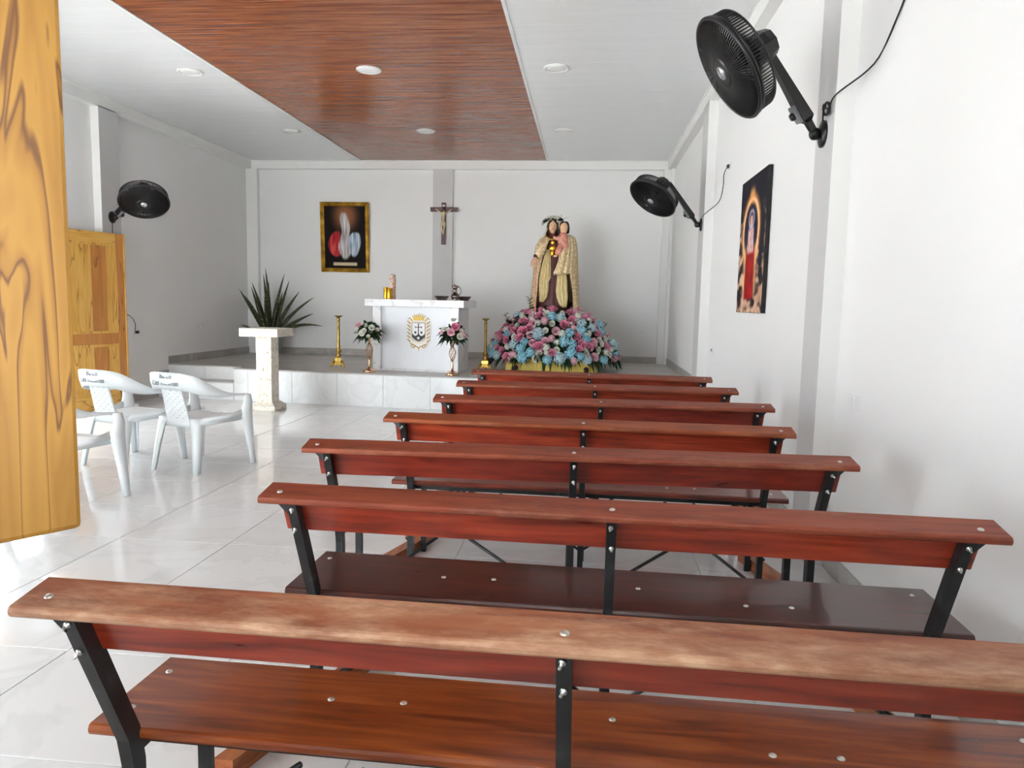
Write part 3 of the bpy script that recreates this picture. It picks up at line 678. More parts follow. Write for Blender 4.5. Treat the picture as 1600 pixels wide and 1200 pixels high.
# things on the altar top
def on_altar(x, y): return (-2.31+x*cos(AR)-y*sin(AR), 10.28+x*sin(AR)+y*cos(AR), PH+.985)
def goldcup(x, y, h, r, label):
    MBt = MB().lathe([(r*.98, 0), (r, .004), (r, h-.003), (r*.97, h), (r*.9, h), (r*.88, h-.02), (.002, h-.022)], n=20)
    o = MBt.build('gold_cylinder', M['gold'], None, on_altar(x, y)); tag(o, label, 'candle holder', 'gold cylinder holders on the altar')
goldcup(-.535, .02, .17, .033, 'slim gold cylinder at the left end of the altar top')
goldcup(-.462, -.04, .155, .042, 'wider gold cylinder in front of the printed candle')
t = thing('pillar_candle', 'tall printed pillar candle on the altar behind gold cylinder', 'candle', on_altar(-.455, .07))
MB().lathe([(.044, 0), (.045, .005), (.045, .342), (.038, .348), (.012, .342), (.002, .341)], n=20).build('wax', M['candle'], t)
MB().tube([(0, 0, .338), (.002, 0, .358)], .002, 6).build('wick', M['hair'], t)
def bowl(x, y, lb):
    m = MB().lathe([(.06, 0), (.066, .004), (.10, .055), (.104, .058), (.098, .056), (.06, .012), (.002, .008)], n=24)
    tag(m.build('silver_bowl', M['pewter'], None, on_altar(x, y)), lb, 'bowl', 'dark silver bowls on the altar')
bowl(.305, -.05, 'dark silver bowl left of the ewer on the altar')
bowl(.60, .04, 'dark silver bowl right of the ewer at the altar end')
t = thing('ewer', 'dark silver ewer between two bowls on the altar', 'jug', on_altar(.51, -.1))
MB().lathe([(.04, 0), (.045, .006), (.04, .015), (.058, .045), (.06, .06), (.045, .085), (.026, .105), (.022, .125), (.03, .165), (.048, .195), (.044, .196), (.02, .15), (.002, .14)], n=20).build('body', M['pewter'], t)
MB().tube([(.045, 0, .19), (.075, 0, .16), (.08, 0, .11), (.055, 0, .07)], .006, 6).build('handle', M['pewter'], t)
m = MB(); m.lathe([(.044, .196), (.03, .204), (.006, .208)], n=14); m.ball((-.012, 0, .214), .011, 8, 6); m.build('lid', M['pewter'], t)

# ------------------------------------------------------------------ brass candlesticks
def candlestick(p, lb):
    t = thing('brass_candlestick', lb, 'candlestick', p, 0, 'tall brass candlesticks flanking the altar')
    pr = [(.03, .15), (.045, .16), (.03, .18), (.022, .2), (.04, .225), (.042, .24), (.024, .26), (.018, .275), (.03, .29), (.02, .31), (.019, .6), (.024, .61), (.018, .62), (.017, .66), (.026, .68), (.016, .695), (.02, .705), (.055, .73), (.062, .738), (.05, .737), (.003, .728)]
    MB().lathe(pr, n=18).build('stem', M['brass'], t)
    m = MB().lathe([(.085, .03), (.075, .05), (.06, .09), (.05, .13), (.03, .155)], n=3, rot=Matrix.Rotation(pi/2, 3, 'Z'), smooth=False)
    m.build('base', M['brass'], t)
    for k in range(3):
        a = pi/2+2*pi*k/3
        MB().tube([(.06*cos(a), .06*sin(a), .09), (.09*cos(a), .09*sin(a), .045), (.11*cos(a), .11*sin(a), .010), (.125*cos(a), .125*sin(a), .010)], [.02, .018, .012, .009], 8).build('foot', M['brass'], t)
candlestick((-3.535, 10.35, PH), 'tall brass candlestick left of the altar')
candlestick((-1.445, 10.6, PH), 'tall brass candlestick between the altar and the flower mound')

# ------------------------------------------------------------------ flowers
def rose_mesh(name, mat, n_rings=((.20, .95, 5, .15), (.42, .85, 5, .55), (.68, .66, 6, .95), (1.0, .42, 6, 1.25))):
    """unit rose: cupped petals in rings, radius about 1, faces +z"""
    m = MB(); rnd = random.Random(sum(map(ord, name)))
    m.lathe([(.05, -.5), (.25, -.3), (.22, .3), (.1, .55), (.01, .6)], n=6)
    for ri, (rad, top, cnt, flare) in enumerate(n_rings):
        for k in range(cnt):
            a0 = 2*pi*(k+.5*(ri % 2))/cnt+rnd.uniform(-.1, .1); sp = 2*pi/cnt*.72; R = []
            for j in range(4):
                v = j/3; row = []
                for i in range(5):
                    u = i/4*2-1; a = a0+u*sp*(.55+.45*sin(pi*min(1, v*.7+.2)))
                    r = rad*(.35+.65*v**.7)+.10*flare*v*v*(1-.3*u*u); z = -.5+(top+.5)*(v if v < 1 else 1)*(1-.12*u*u)-.10*flare*v*v
                    row.append((r*cos(a), r*sin(a), z))
                R.append(row)
            m.rings(R, closed=False, caps=False)
    me = m.mesh(name); me.materials.append(mat); return me
def puff_mesh(name, mat, n=34, seed=1):
    """hydrangea or carnation head: many small four-petal florets on a ball"""
    m = MB(); rnd = random.Random(seed)
    m.ball((0, 0, 0), .72, 8, 6)
    for k in range(n):
        z = 1-1.55*(k+.5)/n; r = sqrt(max(0, 1-z*z)); a = k*2.39996
        d = Vector((r*cos(a), r*sin(a), z)); q = zrot(d); tw = rnd.uniform(0, pi)
        for j in range(4):
            b = tw+j*pi/2; p = d*.86+q @ Vector((.16*cos(b), .16*sin(b), .04)); w = .13
            vs = [d*.78, p+q @ Vector((-w*sin(b), w*cos(b), .02)), p+q @ Vector((.13*cos(b), .13*sin(b), .10)), p+q @ Vector((w*sin(b), -w*cos(b), .02))]
            m.add(vs, [(0, 1, 2, 3)])
    me = m.mesh(name); me.materials.append(mat); return me
ROSE = rose_mesh('pink_rose', M['pink']); ROSE2 = rose_mesh('pale_pink_rose', M['pale_pink']); WROSE = rose_mesh('white_rose', M['white_petal'])
BLUEH = puff_mesh('blue_hydrangea', M['blue']); PBLUE = puff_mesh('pale_blue_hydrangea', M['pale_blue'], seed=3); WPUFF = puff_mesh('white_carnation', M['white_petal'], 26, 5); PPUFF = puff_mesh('pale_pink_carnation', M['pale_pink'], 26, 8)
def leafpoly(m, base, d, ln, w, droop=.3, twist=0):
    d = Vector(d).normalized(); side = d.cross(Vector((0, 0, 1)))
    if side.length < .05: side = Vector((1, 0, 0))
    side.normalize(); side = Quaternion(d, twist) @ side; nn = side.cross(d)
    p = Vector(base); mid = p+d*ln*.5; tip = p+d*ln-Vector((0, 0, droop*ln))
    a = p+d*ln*.45-side*w+nn*w*.3; b = p+d*ln*.45+side*w+nn*w*.3; mid = p+d*ln*.5-nn*w*.15-Vector((0, 0, droop*ln*.2))
    m.add([p, a, tip, b, mid], [(0, 4, 1), (1, 4, 2), (2, 4, 3), (3, 4, 0)], True)

# ------------------------------------------------------------------ flower vases
def vase(p, lb, lb2, seed, spec):
    t = thing('flower_stand', lb, 'vase', p, 0, 'rose gold flower stands before the altar')
    MB().lathe([(.088, 0), (.09, .006), (.088, .028), (.07, .034), (.045, .045), (.02, .06), (.012, .075)], n=24).build('base', M['rosegold'], t)
    m = MB().lathe([(.012, .07), (.02, .085), (.013, .10), (.022, .115), (.013, .13), (.018, .15), (.012, .165), (.012, .2)], n=12); m.build('stem', M['rosegold'], t)
    w = MB()
    for dirn in (-1, 1):
        for k in range(6):
            pts = []
            for j in range(11):
                f = j/10; a = 2*pi*k/6+dirn*f*pi*.9; r = .012+.034*sin(pi*f)**1.1; pts.append((r*cos(a), r*sin(a), .19+.20*f))
            w.tube(pts, .0032, 5)
    w.build('wire_cage', M['rosegold'], t)
    MB().lathe([(.012, .385), (.016, .41), (.03, .46), (.034, .48), (.028, .478), (.003, .42)], n=14).build('cup', M['rosegold'], t)
    b = thing('bouquet', lb2, 'bouquet', (p[0], p[1], p[2]+.47), 0, 'bouquets on the rose gold stands')
    rnd = random.Random(seed); m = MB()
    for k in range(150):
        a = rnd.uniform(0, 2*pi); e = rnd.uniform(-.55, 1.2); d = Vector((cos(a)*cos(e), sin(a)*cos(e)*(.45 if sin(a) > 0 else .9), sin(e))).normalized(); r0 = rnd.uniform(.02, .12)
        leafpoly(m, d*r0+Vector((0, 0, .06)), d, rnd.uniform(.06, .115), rnd.uniform(.026, .044), rnd.uniform(.1, .7), rnd.uniform(-1, 1))
    m.build('foliage', M['leaf'], b)
    for k in range(7):
        a = 2*pi*k/7+.3; mm = MB(); d = Vector((cos(a), min(sin(a), .2), -.15+.5*(k % 3 == 0)))
        leafpoly(mm, d*.10+Vector((0, 0, .03)), d, .15, .022, .55, 0); mm.build('leaf', M['leaf'], b)
    for (me, nm, x, y, z, r) in spec: put(nm, me, None, b, (x, y, z), zrot((x, y-.12, z*.7)).to_euler(), (r, r, r))
vase((-2.91, 9.77, PH), 'rose gold flower stand at the left of the altar front', 'bouquet of white roses and one pink rose on the left stand', 3,
     [(ROSE2, 'rose', -.13, -.05, .16, .046), (WROSE, 'rose', -.05, -.16, .06, .042), (WROSE, 'rose', -.02, -.17, .09, .034), (WROSE, 'rose', .07, -.13, .13, .04), (WROSE, 'rose', -.01, -.12, .16, .026), (WROSE, 'rose', .13, -.08, .10, .03), (WROSE, 'rose', -.13, -.12, .10, .03), (WROSE, 'rose', .03, -.16, .02, .022), (WROSE, 'rose', .08, -.15, -.02, .018)])
vase((-1.755, 9.67, PH), 'rose gold flower stand at the right of the altar front', 'bouquet of pink and white roses on the right stand', 9,
     [(ROSE, 'rose', .06, -.13, .17, .052), (ROSE2, 'rose', .01, -.17, .10, .046), (WROSE, 'rose', .02, -.05, .26, .032), (WROSE, 'rose', -.09, -.12, .14, .036), (WROSE, 'rose', .12, -.13, .05, .042), (ROSE2, 'rose', .15, -.10, .06, .04), (WROSE, 'rose', -.03, -.13, .13, .03), (WROSE, 'rose', .13, -.08, .12, .03), (ROSE2, 'rose', -.12, -.10, .10, .03)])

# ------------------------------------------------------------------ processional base, flower mound
SX, SY = -.49, 10.95
t = thing('processional_base', 'gold cloth covered base under the flower mound', 'plinth', (SX, SY, PH))
MB().chamfer((0, 0, .14), (1.30, .92, .26), .012).build('draped_box', M['goldcloth'], t)
for k in range(14): # shallow vertical pleats of the cloth
    MB().chamfer((-.60+.0925*k, -.462, .14), (.06, .012, .25), .005).build('pleat', M['goldcloth'], t)
for x in (-.5, .5):
    m = MB(); m.tube([(x, -.62, .055), (x, .62, .055)], .036, 12); m.build('carrying_pole', M['hair'], t)
fm = thing('flower_mound', 'large mound of pink, blue and white flowers around the statue', 'flower arrangement', (SX, SY, PH+.27))
rnd = random.Random(21)
def mound(a, e):
    """point on the mound: azimuth a, elevation parameter e 0..1"""
    rx, ry, h = .95, .66, .81
    q = (1-e**1.5)**.62
    return Vector((rx*q*cos(a), ry*q*sin(a), -.085+h*e))
core = MB(); core.rings([[mound(2*pi*i/28, e)*.86 for i in range(28)] for e in [0, .12, .25, .4, .55, .7, .82, .92]]); core.build('foam_core', M['leaf'], fm)
m = MB()
for k in range(1500):
    a = rnd.uniform(0, 2*pi); e = rnd.random()**1.2*.97; p = mound(a, e)*rnd.uniform(.82, .95)
    d = Vector((p.x*.9, p.y*1.4, .35*p.z+rnd.uniform(-.5, .5)))+Vector((rnd.uniform(-.4, .4), rnd.uniform(-.4, .4), rnd.uniform(-.3, .3)))
    leafpoly(m, p, d, rnd.uniform(.09, .17), rnd.uniform(.018, .036), rnd.uniform(0, .6), rnd.uniform(-1, 1))
for k in range(110):
    a = rnd.uniform(0, 2*pi); p = mound(a, rnd.uniform(0, .06))*.93
    leafpoly(m, p, (p.x, p.y*1.3, -.35), rnd.uniform(.12, .18), rnd.uniform(.02, .03), rnd.uniform(.4, 1.1), rnd.uniform(-.6, .6))
f = m.build('foliage', M['leaf'], fm); f['kind'] = 'stuff'
for (x, y, z, n, tilt) in ((-.30, -.18, .56, 9, -.25), (.66, -.2, .26, 5, .6), (-.62, -.2, .34, 6, -.35)):
    m = MB(); d = Vector((tilt, -.1, 1)).normalized(); p0 = Vector((x, y, z))
    m.tube([p0, p0+d*.22], .004, 5)
    for k in range(n): leafpoly(m, p0+d*(.03+.2*k/n), Vector(((1 if k % 2 else -1), -.3, .9)), .075, .017, .1)
    m.build('leafy_stem', M['leaf'], fm)
kinds = [(ROSE, 'pink_rose', .064), (ROSE, 'pink_rose', .064), (WPUFF, 'white_carnation', .05), (BLUEH, 'blue_hydrangea', .082), (WROSE, 'white_rose', .046), (ROSE, 'pink_rose', .06), (PBLUE, 'pale_blue_hydrangea', .082), (PPUFF, 'pale_pink_carnation', .06), (WROSE, 'white_rose', .042), (ROSE2, 'pale_pink_rose', .06), (BLUEH, 'blue_hydrangea', .072), (ROSE, 'pink_rose', .068), (WPUFF, 'white_carnation', .055)]
placed = []
tries = 0
while len(placed) < 190 and tries < 12000:
    tries += 1
    a = rnd.uniform(0, 2*pi) if len(placed) > 140 else rnd.uniform(pi*.98, 2.02*pi)
    e = rnd.random()**1.15*.86; p = mound(a, e)
    k = len(placed) % len(kinds); r = kinds[k][2]*rnd.uniform(.85, 1.15)
    if any((p-q).length < (r+rq)*.76 for q, rq in placed): continue
    placed.append((p, r)); me, nm, _ = kinds[k]
    nd = Vector((p.x*.75, p.y*1.5-.05, p.z*.7+.02))+Vector((rnd.uniform(-.15, .15), rnd.uniform(-.15, .15), rnd.uniform(-.1, .15)))
    rot = (zrot(nd) @ Matrix.Rotation(rnd.uniform(0, 6), 3, 'Z')).to_euler()
    put(nm, me, None, fm, p*1.0, rot, (r, r, r))
for k in range(44): # small white buds between the larger heads
    a = rnd.uniform(pi, 2*pi); p = mound(a, rnd.random()**1.1*.85)*1.03
    put('white_bud', WROSE, None, fm, p, zrot((p.x, p.y-.05, p.z)).to_euler(), (.023, .023, .026))

# ------------------------------------------------------------------ statue of a veiled mother with a child
ZS = 1.00
stt = thing('statue', 'robed statue of a veiled woman holding a child above the flowers', 'statue', (SX, SY, ZS))
def loft(levels, n=48, folds=(0, 0), a0=0, a1=2*pi, closed=True, thick=0):
    """levels: (z, cx, cy, rx, ry, fold amount)"""
    R = []
    for (z, cx, cy, rx, ry, fd) in levels:
        ring = []
        for i in range(n):
            a = a0+(a1-a0)*i/(n if closed else n-1)
            w = 1+fd*(sin(a*folds[0])+.5*sin(a*folds[1]+1.3))
            ring.append(Vector((cx+rx*w*cos(a), cy+ry*w*sin(a), z-ZS)))
        R.append(ring)
    return R
m = MB(); m.rings(loft([(1.0, 0, 0, .27, .20, .03), (1.2, 0, 0, .25, .18, .035), (1.5, 0, 0, .215, .16, .03), (1.85, -.01, 0, .185, .145, .02), (2.08, -.02, 0, .165, .125, .012), (2.25, -.02, 0, .17, .12, .006), (2.35, -.02, 0, .16, .10, 0), (2.40, -.03, 0, .10, .075, 0), (2.43, -.035, -.01, .05, .05, 0)], 60, (14, 23)))
body = m.build('gown', M['robe'], stt)
m = MB(); m.rings(loft([(2.38, -.035, -.015, .075, .07, 0), (2.41, -.035, -.018, .05, .05, 0), (2.44, -.038, -.02, .043, .045, 0)], 16))
hd = [(2.43, .02, .028), (2.44, .038, .045), (2.46, .050, .058), (2.49, .060, .068), (2.52, .065, .074), (2.55, .064, .074), (2.58, .054, .064), (2.60, .034, .042), (2.607, .01, .012)]
m.rings(loft([(z, -.04, -.035, a, b, 0) for z, a, b in hd], 20))
m.ball((-.04, -.112, 2.507-ZS), (.011, .016, .02), 8, 6)
for s in (-1, 1): m.ball((-.04+s*.062, -.03, 2.515-ZS), (.012, .018, .022), 6, 5)
head = m.build('head', M['skin'], stt)
m = MB()
for s in (-1, 1): m.ball((-.04+s*.024, -.100, 2.528-ZS), (.010, .007, .006), 8, 5)
m.build('eyes', M['hair'], head)
m = MB(); m.ball((-.04, -.103, 2.472-ZS), (.015, .006, .005), 8, 5); m.build('mouth', M['pinkcloth'], head)
# dark hair and the pale veil fall beside the face
m = MB()
for s in (-1, 1): m.tube([(-.04+s*.02, -.085, 2.595-ZS), (-.04+s*.062, -.075, 2.555-ZS), (-.04+s*.078, -.055, 2.48-ZS), (-.04+s*.09, -.045, 2.41-ZS), (-.04+s*.115, -.05, 2.36-ZS)], [.014, .02, .02, .018, .008], 8)
m.ball((-.04, -.015, 2.54-ZS), (.076, .075, .08), 14, 8); m.build('hair', M['hair'], stt)
R = []
for (z, cx, rx, ry, op) in ((2.632, -.035, .02, .03, .3), (2.622, -.035, .065, .075, .45), (2.59, -.035, .092, .095, .62), (2.54, -.035, .105, .105, .80), (2.47, -.035, .115, .11, .92), (2.40, -.03, .15, .115, .95), (2.34, -.02, .215, .125, .92)):
    ring = []
    for i in range(25):
        a = -pi/2+op+(2*pi-2*op)*i/24
        ring.append(Vector((cx+rx*cos(a)*(1+.03*sin(9*a)), -.01+ry*sin(a), z-ZS)))
    R.append(ring)
m = MB(); m.rings(R, closed=False, caps=False)
v = m.build('veil', M['veil'], stt); md = v.modifiers.new('thick', 'SOLIDIFY'); md.thickness = .010
# long pleated mantle, open in front
R = []
for (z, cx, rx, ry, op, fd) in ((2.40, -.02, .15, .12, .75, 0), (2.36, .01, .235, .15, .72, .008), (2.28, .02, .28, .17, .68, .012), (2.15, .02, .30, .185, .66, .02), (2.0, .01, .315, .20, .70, .028), (1.8, .01, .325, .21, .80, .036), (1.6, .005, .335, .22, .88, .042), (1.4, .005, .35, .235, .92, .046), (1.2, .005, .37, .25, .95, .05), (1.02, .005, .38, .26, .96, .05)):
    ring = []
    for i in range(97):
        a = -pi/2+op+(2*pi-2*op)*i/96; w = 1+fd*(sin(a*26)+.4*sin(a*11+.7))
        ring.append(Vector((cx+rx*w*cos(a), .01+ry*w*sin(a), z-ZS)))
    R.append(ring)
m = MB(); m.rings(R, closed=False, caps=False); v = m.build('mantle', M['sequin'], stt); md = v.modifiers.new('thick', 'SOLIDIFY'); md.thickness = .012
# short cape over the left arm of the figure (right in view)
R = []
for (z, x0, x1, yo, dp) in ((2.405, .11, .22, -.06, .05), (2.37, .09, .285, -.12, .10), (2.28, .085, .315, -.18, .16), (2.16, .075, .325, -.22, .19), (2.02, .06, .325, -.235, .20), (1.92, .03, .325, -.24, .20), (1.86, .00, .33, -.24, .20), (1.815, -.005, .33, -.235, .19)):
    ring = []
    for i in range(31):
        f = i/30; x = x0+(x1-x0)*sin(f*pi/2)**.9; yy = yo+dp*1.6*(1-cos(f*pi/2))+.012*sin(f*34)*(1 if z < 2.3 else .3)
        zz = z+(.10*(1-f) if z > 1.83 else .0)*0+(.05*f if z < 1.9 else 0)
        ring.append(Vector((x, yy, zz-ZS)))
    R.append(ring)
m = MB(); m.rings(R, closed=False, caps=False); v = m.build('cape', M['sequin'], stt); md = v.modifiers.new('thick', 'SOLIDIFY'); md.thickness = .012
# cape fold over the right arm
R = []
for (x, z, y, w) in ((-.06, 2.33, -.13, .03), (-.13, 2.36, -.12, .06), (-.19, 2.28, -.13, .10), (-.235, 2.2, -.14, .12), (-.265, 2.12, -.14, .09), (-.285, 2.07, -.13, .04)):
    R.append([Vector((x-w*.35, y+.04, z+w*.4-ZS)), Vector((x-w*.2, y-.03, z+w*.2-ZS)), Vector((x+w*.35, y-.05, z-w*.35-ZS)), Vector((x+w*.75, y-.04, z-w*.75-ZS))])
m = MB(); m.rings(R, closed=False, caps=False); v = m.build('sleeve_fold', M['sequin'], stt); md = v.modifiers.new('thick', 'SOLIDIFY'); md.thickness = .012
# scapular and under-mantle panels in cream
R = []
for (z, x0, x1, y) in ((2.18, -.13, -.07, -.165), (2.05, -.155, -.06, -.175), (1.9, -.185, -.055, -.185), (1.78, -.205, -.05, -.195), (1.72, -.21, -.075, -.20), (1.6, -.205, -.07, -.21), (1.5, -.20, -.085, -.215), (1.43, -.195, -.135, -.215)):
    R.append([Vector((x0+(x1-x0)*i/12, y+.014*sin(i*1.9+z*3)+.05*abs(i/12-.5), z-ZS)) for i in range(13)])
m = MB(); m.rings(R, closed=False, caps=False); v = m.build('scapular', M['cream'], stt); md = v.modifiers.new('thick', 'SOLIDIFY'); md.thickness = .008
R = []
for (z, x0, x1, y) in ((1.9, .05, .17, -.20), (1.75, .045, .19, -.21), (1.6, .035, .20, -.22), (1.5, .05, .21, -.225), (1.40, .09, .20, -.225), (1.36, .13, .19, -.225)):
    R.append([Vector((x0+(x1-x0)*i/12, y+.014*sin(i*1.7)+.05*abs(i/12-.5), z-ZS)) for i in range(13)])
m = MB(); m.rings(R, closed=False, caps=False); v = m.build('lining', M['cream'], stt); md = v.modifiers.new('thick', 'SOLIDIFY'); md.thickness = .008
# collar and heart-shaped pendant
m = MB(); m.tube([(-.12, -.085, 2.38-ZS), (-.08, -.115, 2.34-ZS), (-.03, -.125, 2.325-ZS), (.02, -.115, 2.34-ZS), (.06, -.09, 2.38-ZS)], .014, 8); m.build('collar', M['gold'], stt)
m = MB(); m.ball((-.03, -.15, 2.20-ZS), (.05, .018, .045), 12, 7); m.ball((-.03, -.155, 2.13-ZS), (.03, .014, .05), 10, 6); m.ball((-.03, -.14, 2.28-ZS), (.035, .016, .035), 10, 6); m.build('pendant', M['gold'], stt)
# right hand, lowered at the side, with a ribbon
def hand(root, d, s, palm_n, nm, par, spread=.10):
    """small hand: palm, four unequal bent fingers and a thumb"""
    m = MB(); d = Vector(d).normalized(); pn = Vector(palm_n).normalized(); sd = d.cross(pn).normalized(); r0 = Vector(root)
    m.rings([[r0+d*(f*.085*s)+sd*(w*s*cos(2*pi*i/10))+pn*(.012*s*sin(2*pi*i/10)) for i in range(10)] for f, w in ((-.35, .02), (0, .023), (.4, .036), (.8, .04), (1.05, .032))])
    for k, ln in enumerate((.062, .072, .068, .05)):
        b = r0+d*.082*s+sd*((k-1.5)*.019*s); dd = (d+sd*(k-1.5)*spread).normalized()
        m.tube([b-dd*.02*s, b+dd*ln*.4*s, b+dd*ln*.75*s-pn*.010*s, b+dd*ln*s*.95-pn*.026*s], [.0095*s, .009*s, .008*s, .006*s], 6)
    b = r0+d*.02*s-sd*.028*s; dd = (d*.6-sd*.8).normalized()
    m.tube([b, b+dd*.03*s, b+(dd+d*.5).normalized()*.062*s], [.012*s, .0105*s, .007*s], 6)
    return m.build(nm, M['skin'], par)
m = MB(); m.tube([(-.22, -.08, 2.15-ZS), (-.27, -.15, 2.08-ZS), (-.27, -.19, 2.055-ZS)], [.05, .04, .026], 10); m.build('sleeve', M['robe'], stt)
hand((-.27, -.19, 2.055-ZS), (-.15, -.5, -.6), 1.05, (.2, -.4, .5), 'hand', stt)
R = []
for (z, x, y) in ((2.04, -.255, -.235), (1.8, -.258, -.24), (1.5, -.258, -.25), (1.3, -.255, -.26)): R.append([Vector((x-.012, y, z-ZS)), Vector((x+.012, y, z-ZS)), Vector((x+.012, y+.006, z-ZS)), Vector((x-.012, y+.006, z-ZS))])
m = MB(); m.rings(R, smooth=False); m.build('ribbon', M['pinkcloth'], stt)
# child on the left arm
m = MB(); m.tube([(.15, -.06, 2.16-ZS), (.125, -.14, 2.22-ZS), (.11, -.13, 2.32-ZS), (.115, -.10, 2.40-ZS), (.12, -.09, 2.43-ZS)], [.07, .08, .075, .055, .03], 14)
m.tube([(.10, -.15, 2.24-ZS), (.06, -.20, 2.17-ZS), (.035, -.215, 2.11-ZS)], [.06, .05, .035], 10)
m.tube([(.08, -.13, 2.37-ZS), (.03, -.17, 2.33-ZS), (-.005, -.18, 2.345-ZS)], [.035, .03, .022], 8)
ch = m.build('child_gown', M['pinkcloth'], stt)
m = MB(); m.rings(loft([(2.405, .12, -.10, .03, .03, 0), (2.43, .12, -.105, .04, .045, 0), (2.46, .12, -.11, .052, .058, 0), (2.50, .12, -.11, .058, .064, 0), (2.54, .12, -.105, .052, .06, 0), (2.565, .12, -.10, .03, .04, 0)], 16)); m.ball((.115, -.170, 2.475-ZS), (.009, .012, .014), 6, 5)
m.ball((-.012, -.185, 2.35-ZS), (.018, .018, .02), 8, 6); m.tube([(.035, -.215, 2.11-ZS), (.02, -.235, 2.085-ZS), (-.005, -.26, 2.08-ZS)], [.022, .02, .012], 8)
m.build('child_head_and_limbs', M['skin'], ch)
m = MB()
R = []
for (z, r, op) in ((2.585, .02, .2), (2.58, .05, .3), (2.55, .068, .75), (2.51, .073, 1.1), (2.46, .075, 1.25), (2.42, .07, 1.3)):
    R.append([Vector((.125+r*cos(-pi/2+op+(2*pi-2*op)*i/16), -.095+r*1.05*sin(-pi/2+op+(2*pi-2*op)*i/16), z-ZS)) for i in range(17)])
m.rings(R, closed=False, caps=False); v = m.build('child_hair', M['hair'], ch); md = v.modifiers.new('thick', 'SOLIDIFY'); md.thickness = .012
# leafy wreath on her head
m = MB(); rnd = random.Random(4)
for k in range(46):
    a = rnd.uniform(0, 2*pi); p = Vector((-.035+.09*cos(a), -.02+.09*sin(a), 2.60-ZS+rnd.uniform(-.01, .03)))
    leafpoly(m, p, (cos(a), sin(a)-.2, rnd.uniform(-.3, .6)), rnd.uniform(.05, .09), .014, rnd.uniform(-.1, .5), rnd.uniform(-1, 1))
leafpoly(m, (-.10, -.07, 2.60-ZS), (-1, -.2, -.45), .12, .03, .3); leafpoly(m, (-.11, -.05, 2.615-ZS), (-1, -.2, -.1), .11, .022, .5)
leafpoly(m, (.08, -.05, 2.62-ZS), (1, -.2, .25), .13, .008, 0); leafpoly(m, (.05, -.05, 2.62-ZS), (.5, -.2, .9), .09, .010, 0)
m.build('wreath', M['leaf'], stt)
for k in range(9):
    a = pi+.35*k; put('wreath_flower', WROSE, None, stt, (-.035+.085*cos(a), -.02+.095*sin(a), 2.635-ZS+.01*(k % 2)), zrot((cos(a), sin(a), 1)).to_euler(), (.026, .026, .024))

# ------------------------------------------------------------------ pictures (flat print in vertex colours on a canvas mesh)
def print_mesh(name, w, h, nx, ny, fn):
    vs = [((i/nx-.5)*w, 0, (j/ny-.5)*h) for j in range(ny+1) for i in range(nx+1)]
    fs = [(j*(nx+1)+i, j*(nx+1)+i+1, (j+1)*(nx+1)+i+1, (j+1)*(nx+1)+i) for j in range(ny) for i in range(nx)]
    me = bpy.data.meshes.new(name); me.from_pydata(vs, [], fs)
    at = me.color_attributes.new('print', 'FLOAT_COLOR', 'POINT')
    for k, v in enumerate(vs):
        c = fn(v[0]/w+.5, v[2]/h+.5); at.data[k].color = (lin(c[0]), lin(c[1]), lin(c[2]), 1)
    m = bpy.data.materials.new(name); m.use_nodes = True; p = m.node_tree.nodes['Principled BSDF']
    a = m.node_tree.nodes.new('ShaderNodeAttribute'); a.attribute_name = 'print'
    m.node_tree.links.new(a.outputs['Color'], p.inputs['Base Color']); p.inputs['Roughness'].default_value = .65; p.inputs['Specular IOR Level'].default_value = .15
    me.materials.append(m); return me
def mix(a, b, f): f = max(0, min(1, f)); return tuple(x*(1-f)+y*f for x, y in zip(a, b))
def sm(e0, e1, x): f = max(0, min(1, (x-e0)/(e1-e0))); return f*f*(3-2*f)
from mathutils import noise as mnoise
def nz(u, v, s, k=0): return mnoise.noise(Vector((u*s, v*s, k)))
def art_a(u, v):
    c = (22, 13, 12)                                          # abstract: dark ground, warm glow, pale, red and blue-white draped cloth
    c = mix(c, (146, 94, 62), 1-sm(.10, .44, sqrt(((u-.52)*1.0)**2+((v-.84)*1.2)**2)))
    w = nz(u, v, 4, 1)*.06; f = .5+1.1*nz(u*9, v*1.6, 3, 5)
    c = mix(c, mix((150, 22, 30), (224, 90, 86), f), 1-sm(.80, 1.0, sqrt(((u-.27+w)/.19)**2+((v-.37+w)/.22)**2)))
    c = mix(c, mix((120, 146, 168), (226, 230, 240), f), 1-sm(.80, 1.0, sqrt(((u-.74+w)/.19)**2+((v-.40-w)/.23)**2)))
    c = mix(c, mix((150, 142, 144), (232, 226, 224), f), 1-sm(.82, 1.0, sqrt(((u-.5+w)/(.15+.04*sin(v*9)))**2+((v-.52)/.41)**2)))
    ban = (1-sm(.28, .30, abs(u-.5)))*(1-sm(.022, .028, abs(v-.07)))
    return mix(c, (214, 198, 162), ban)
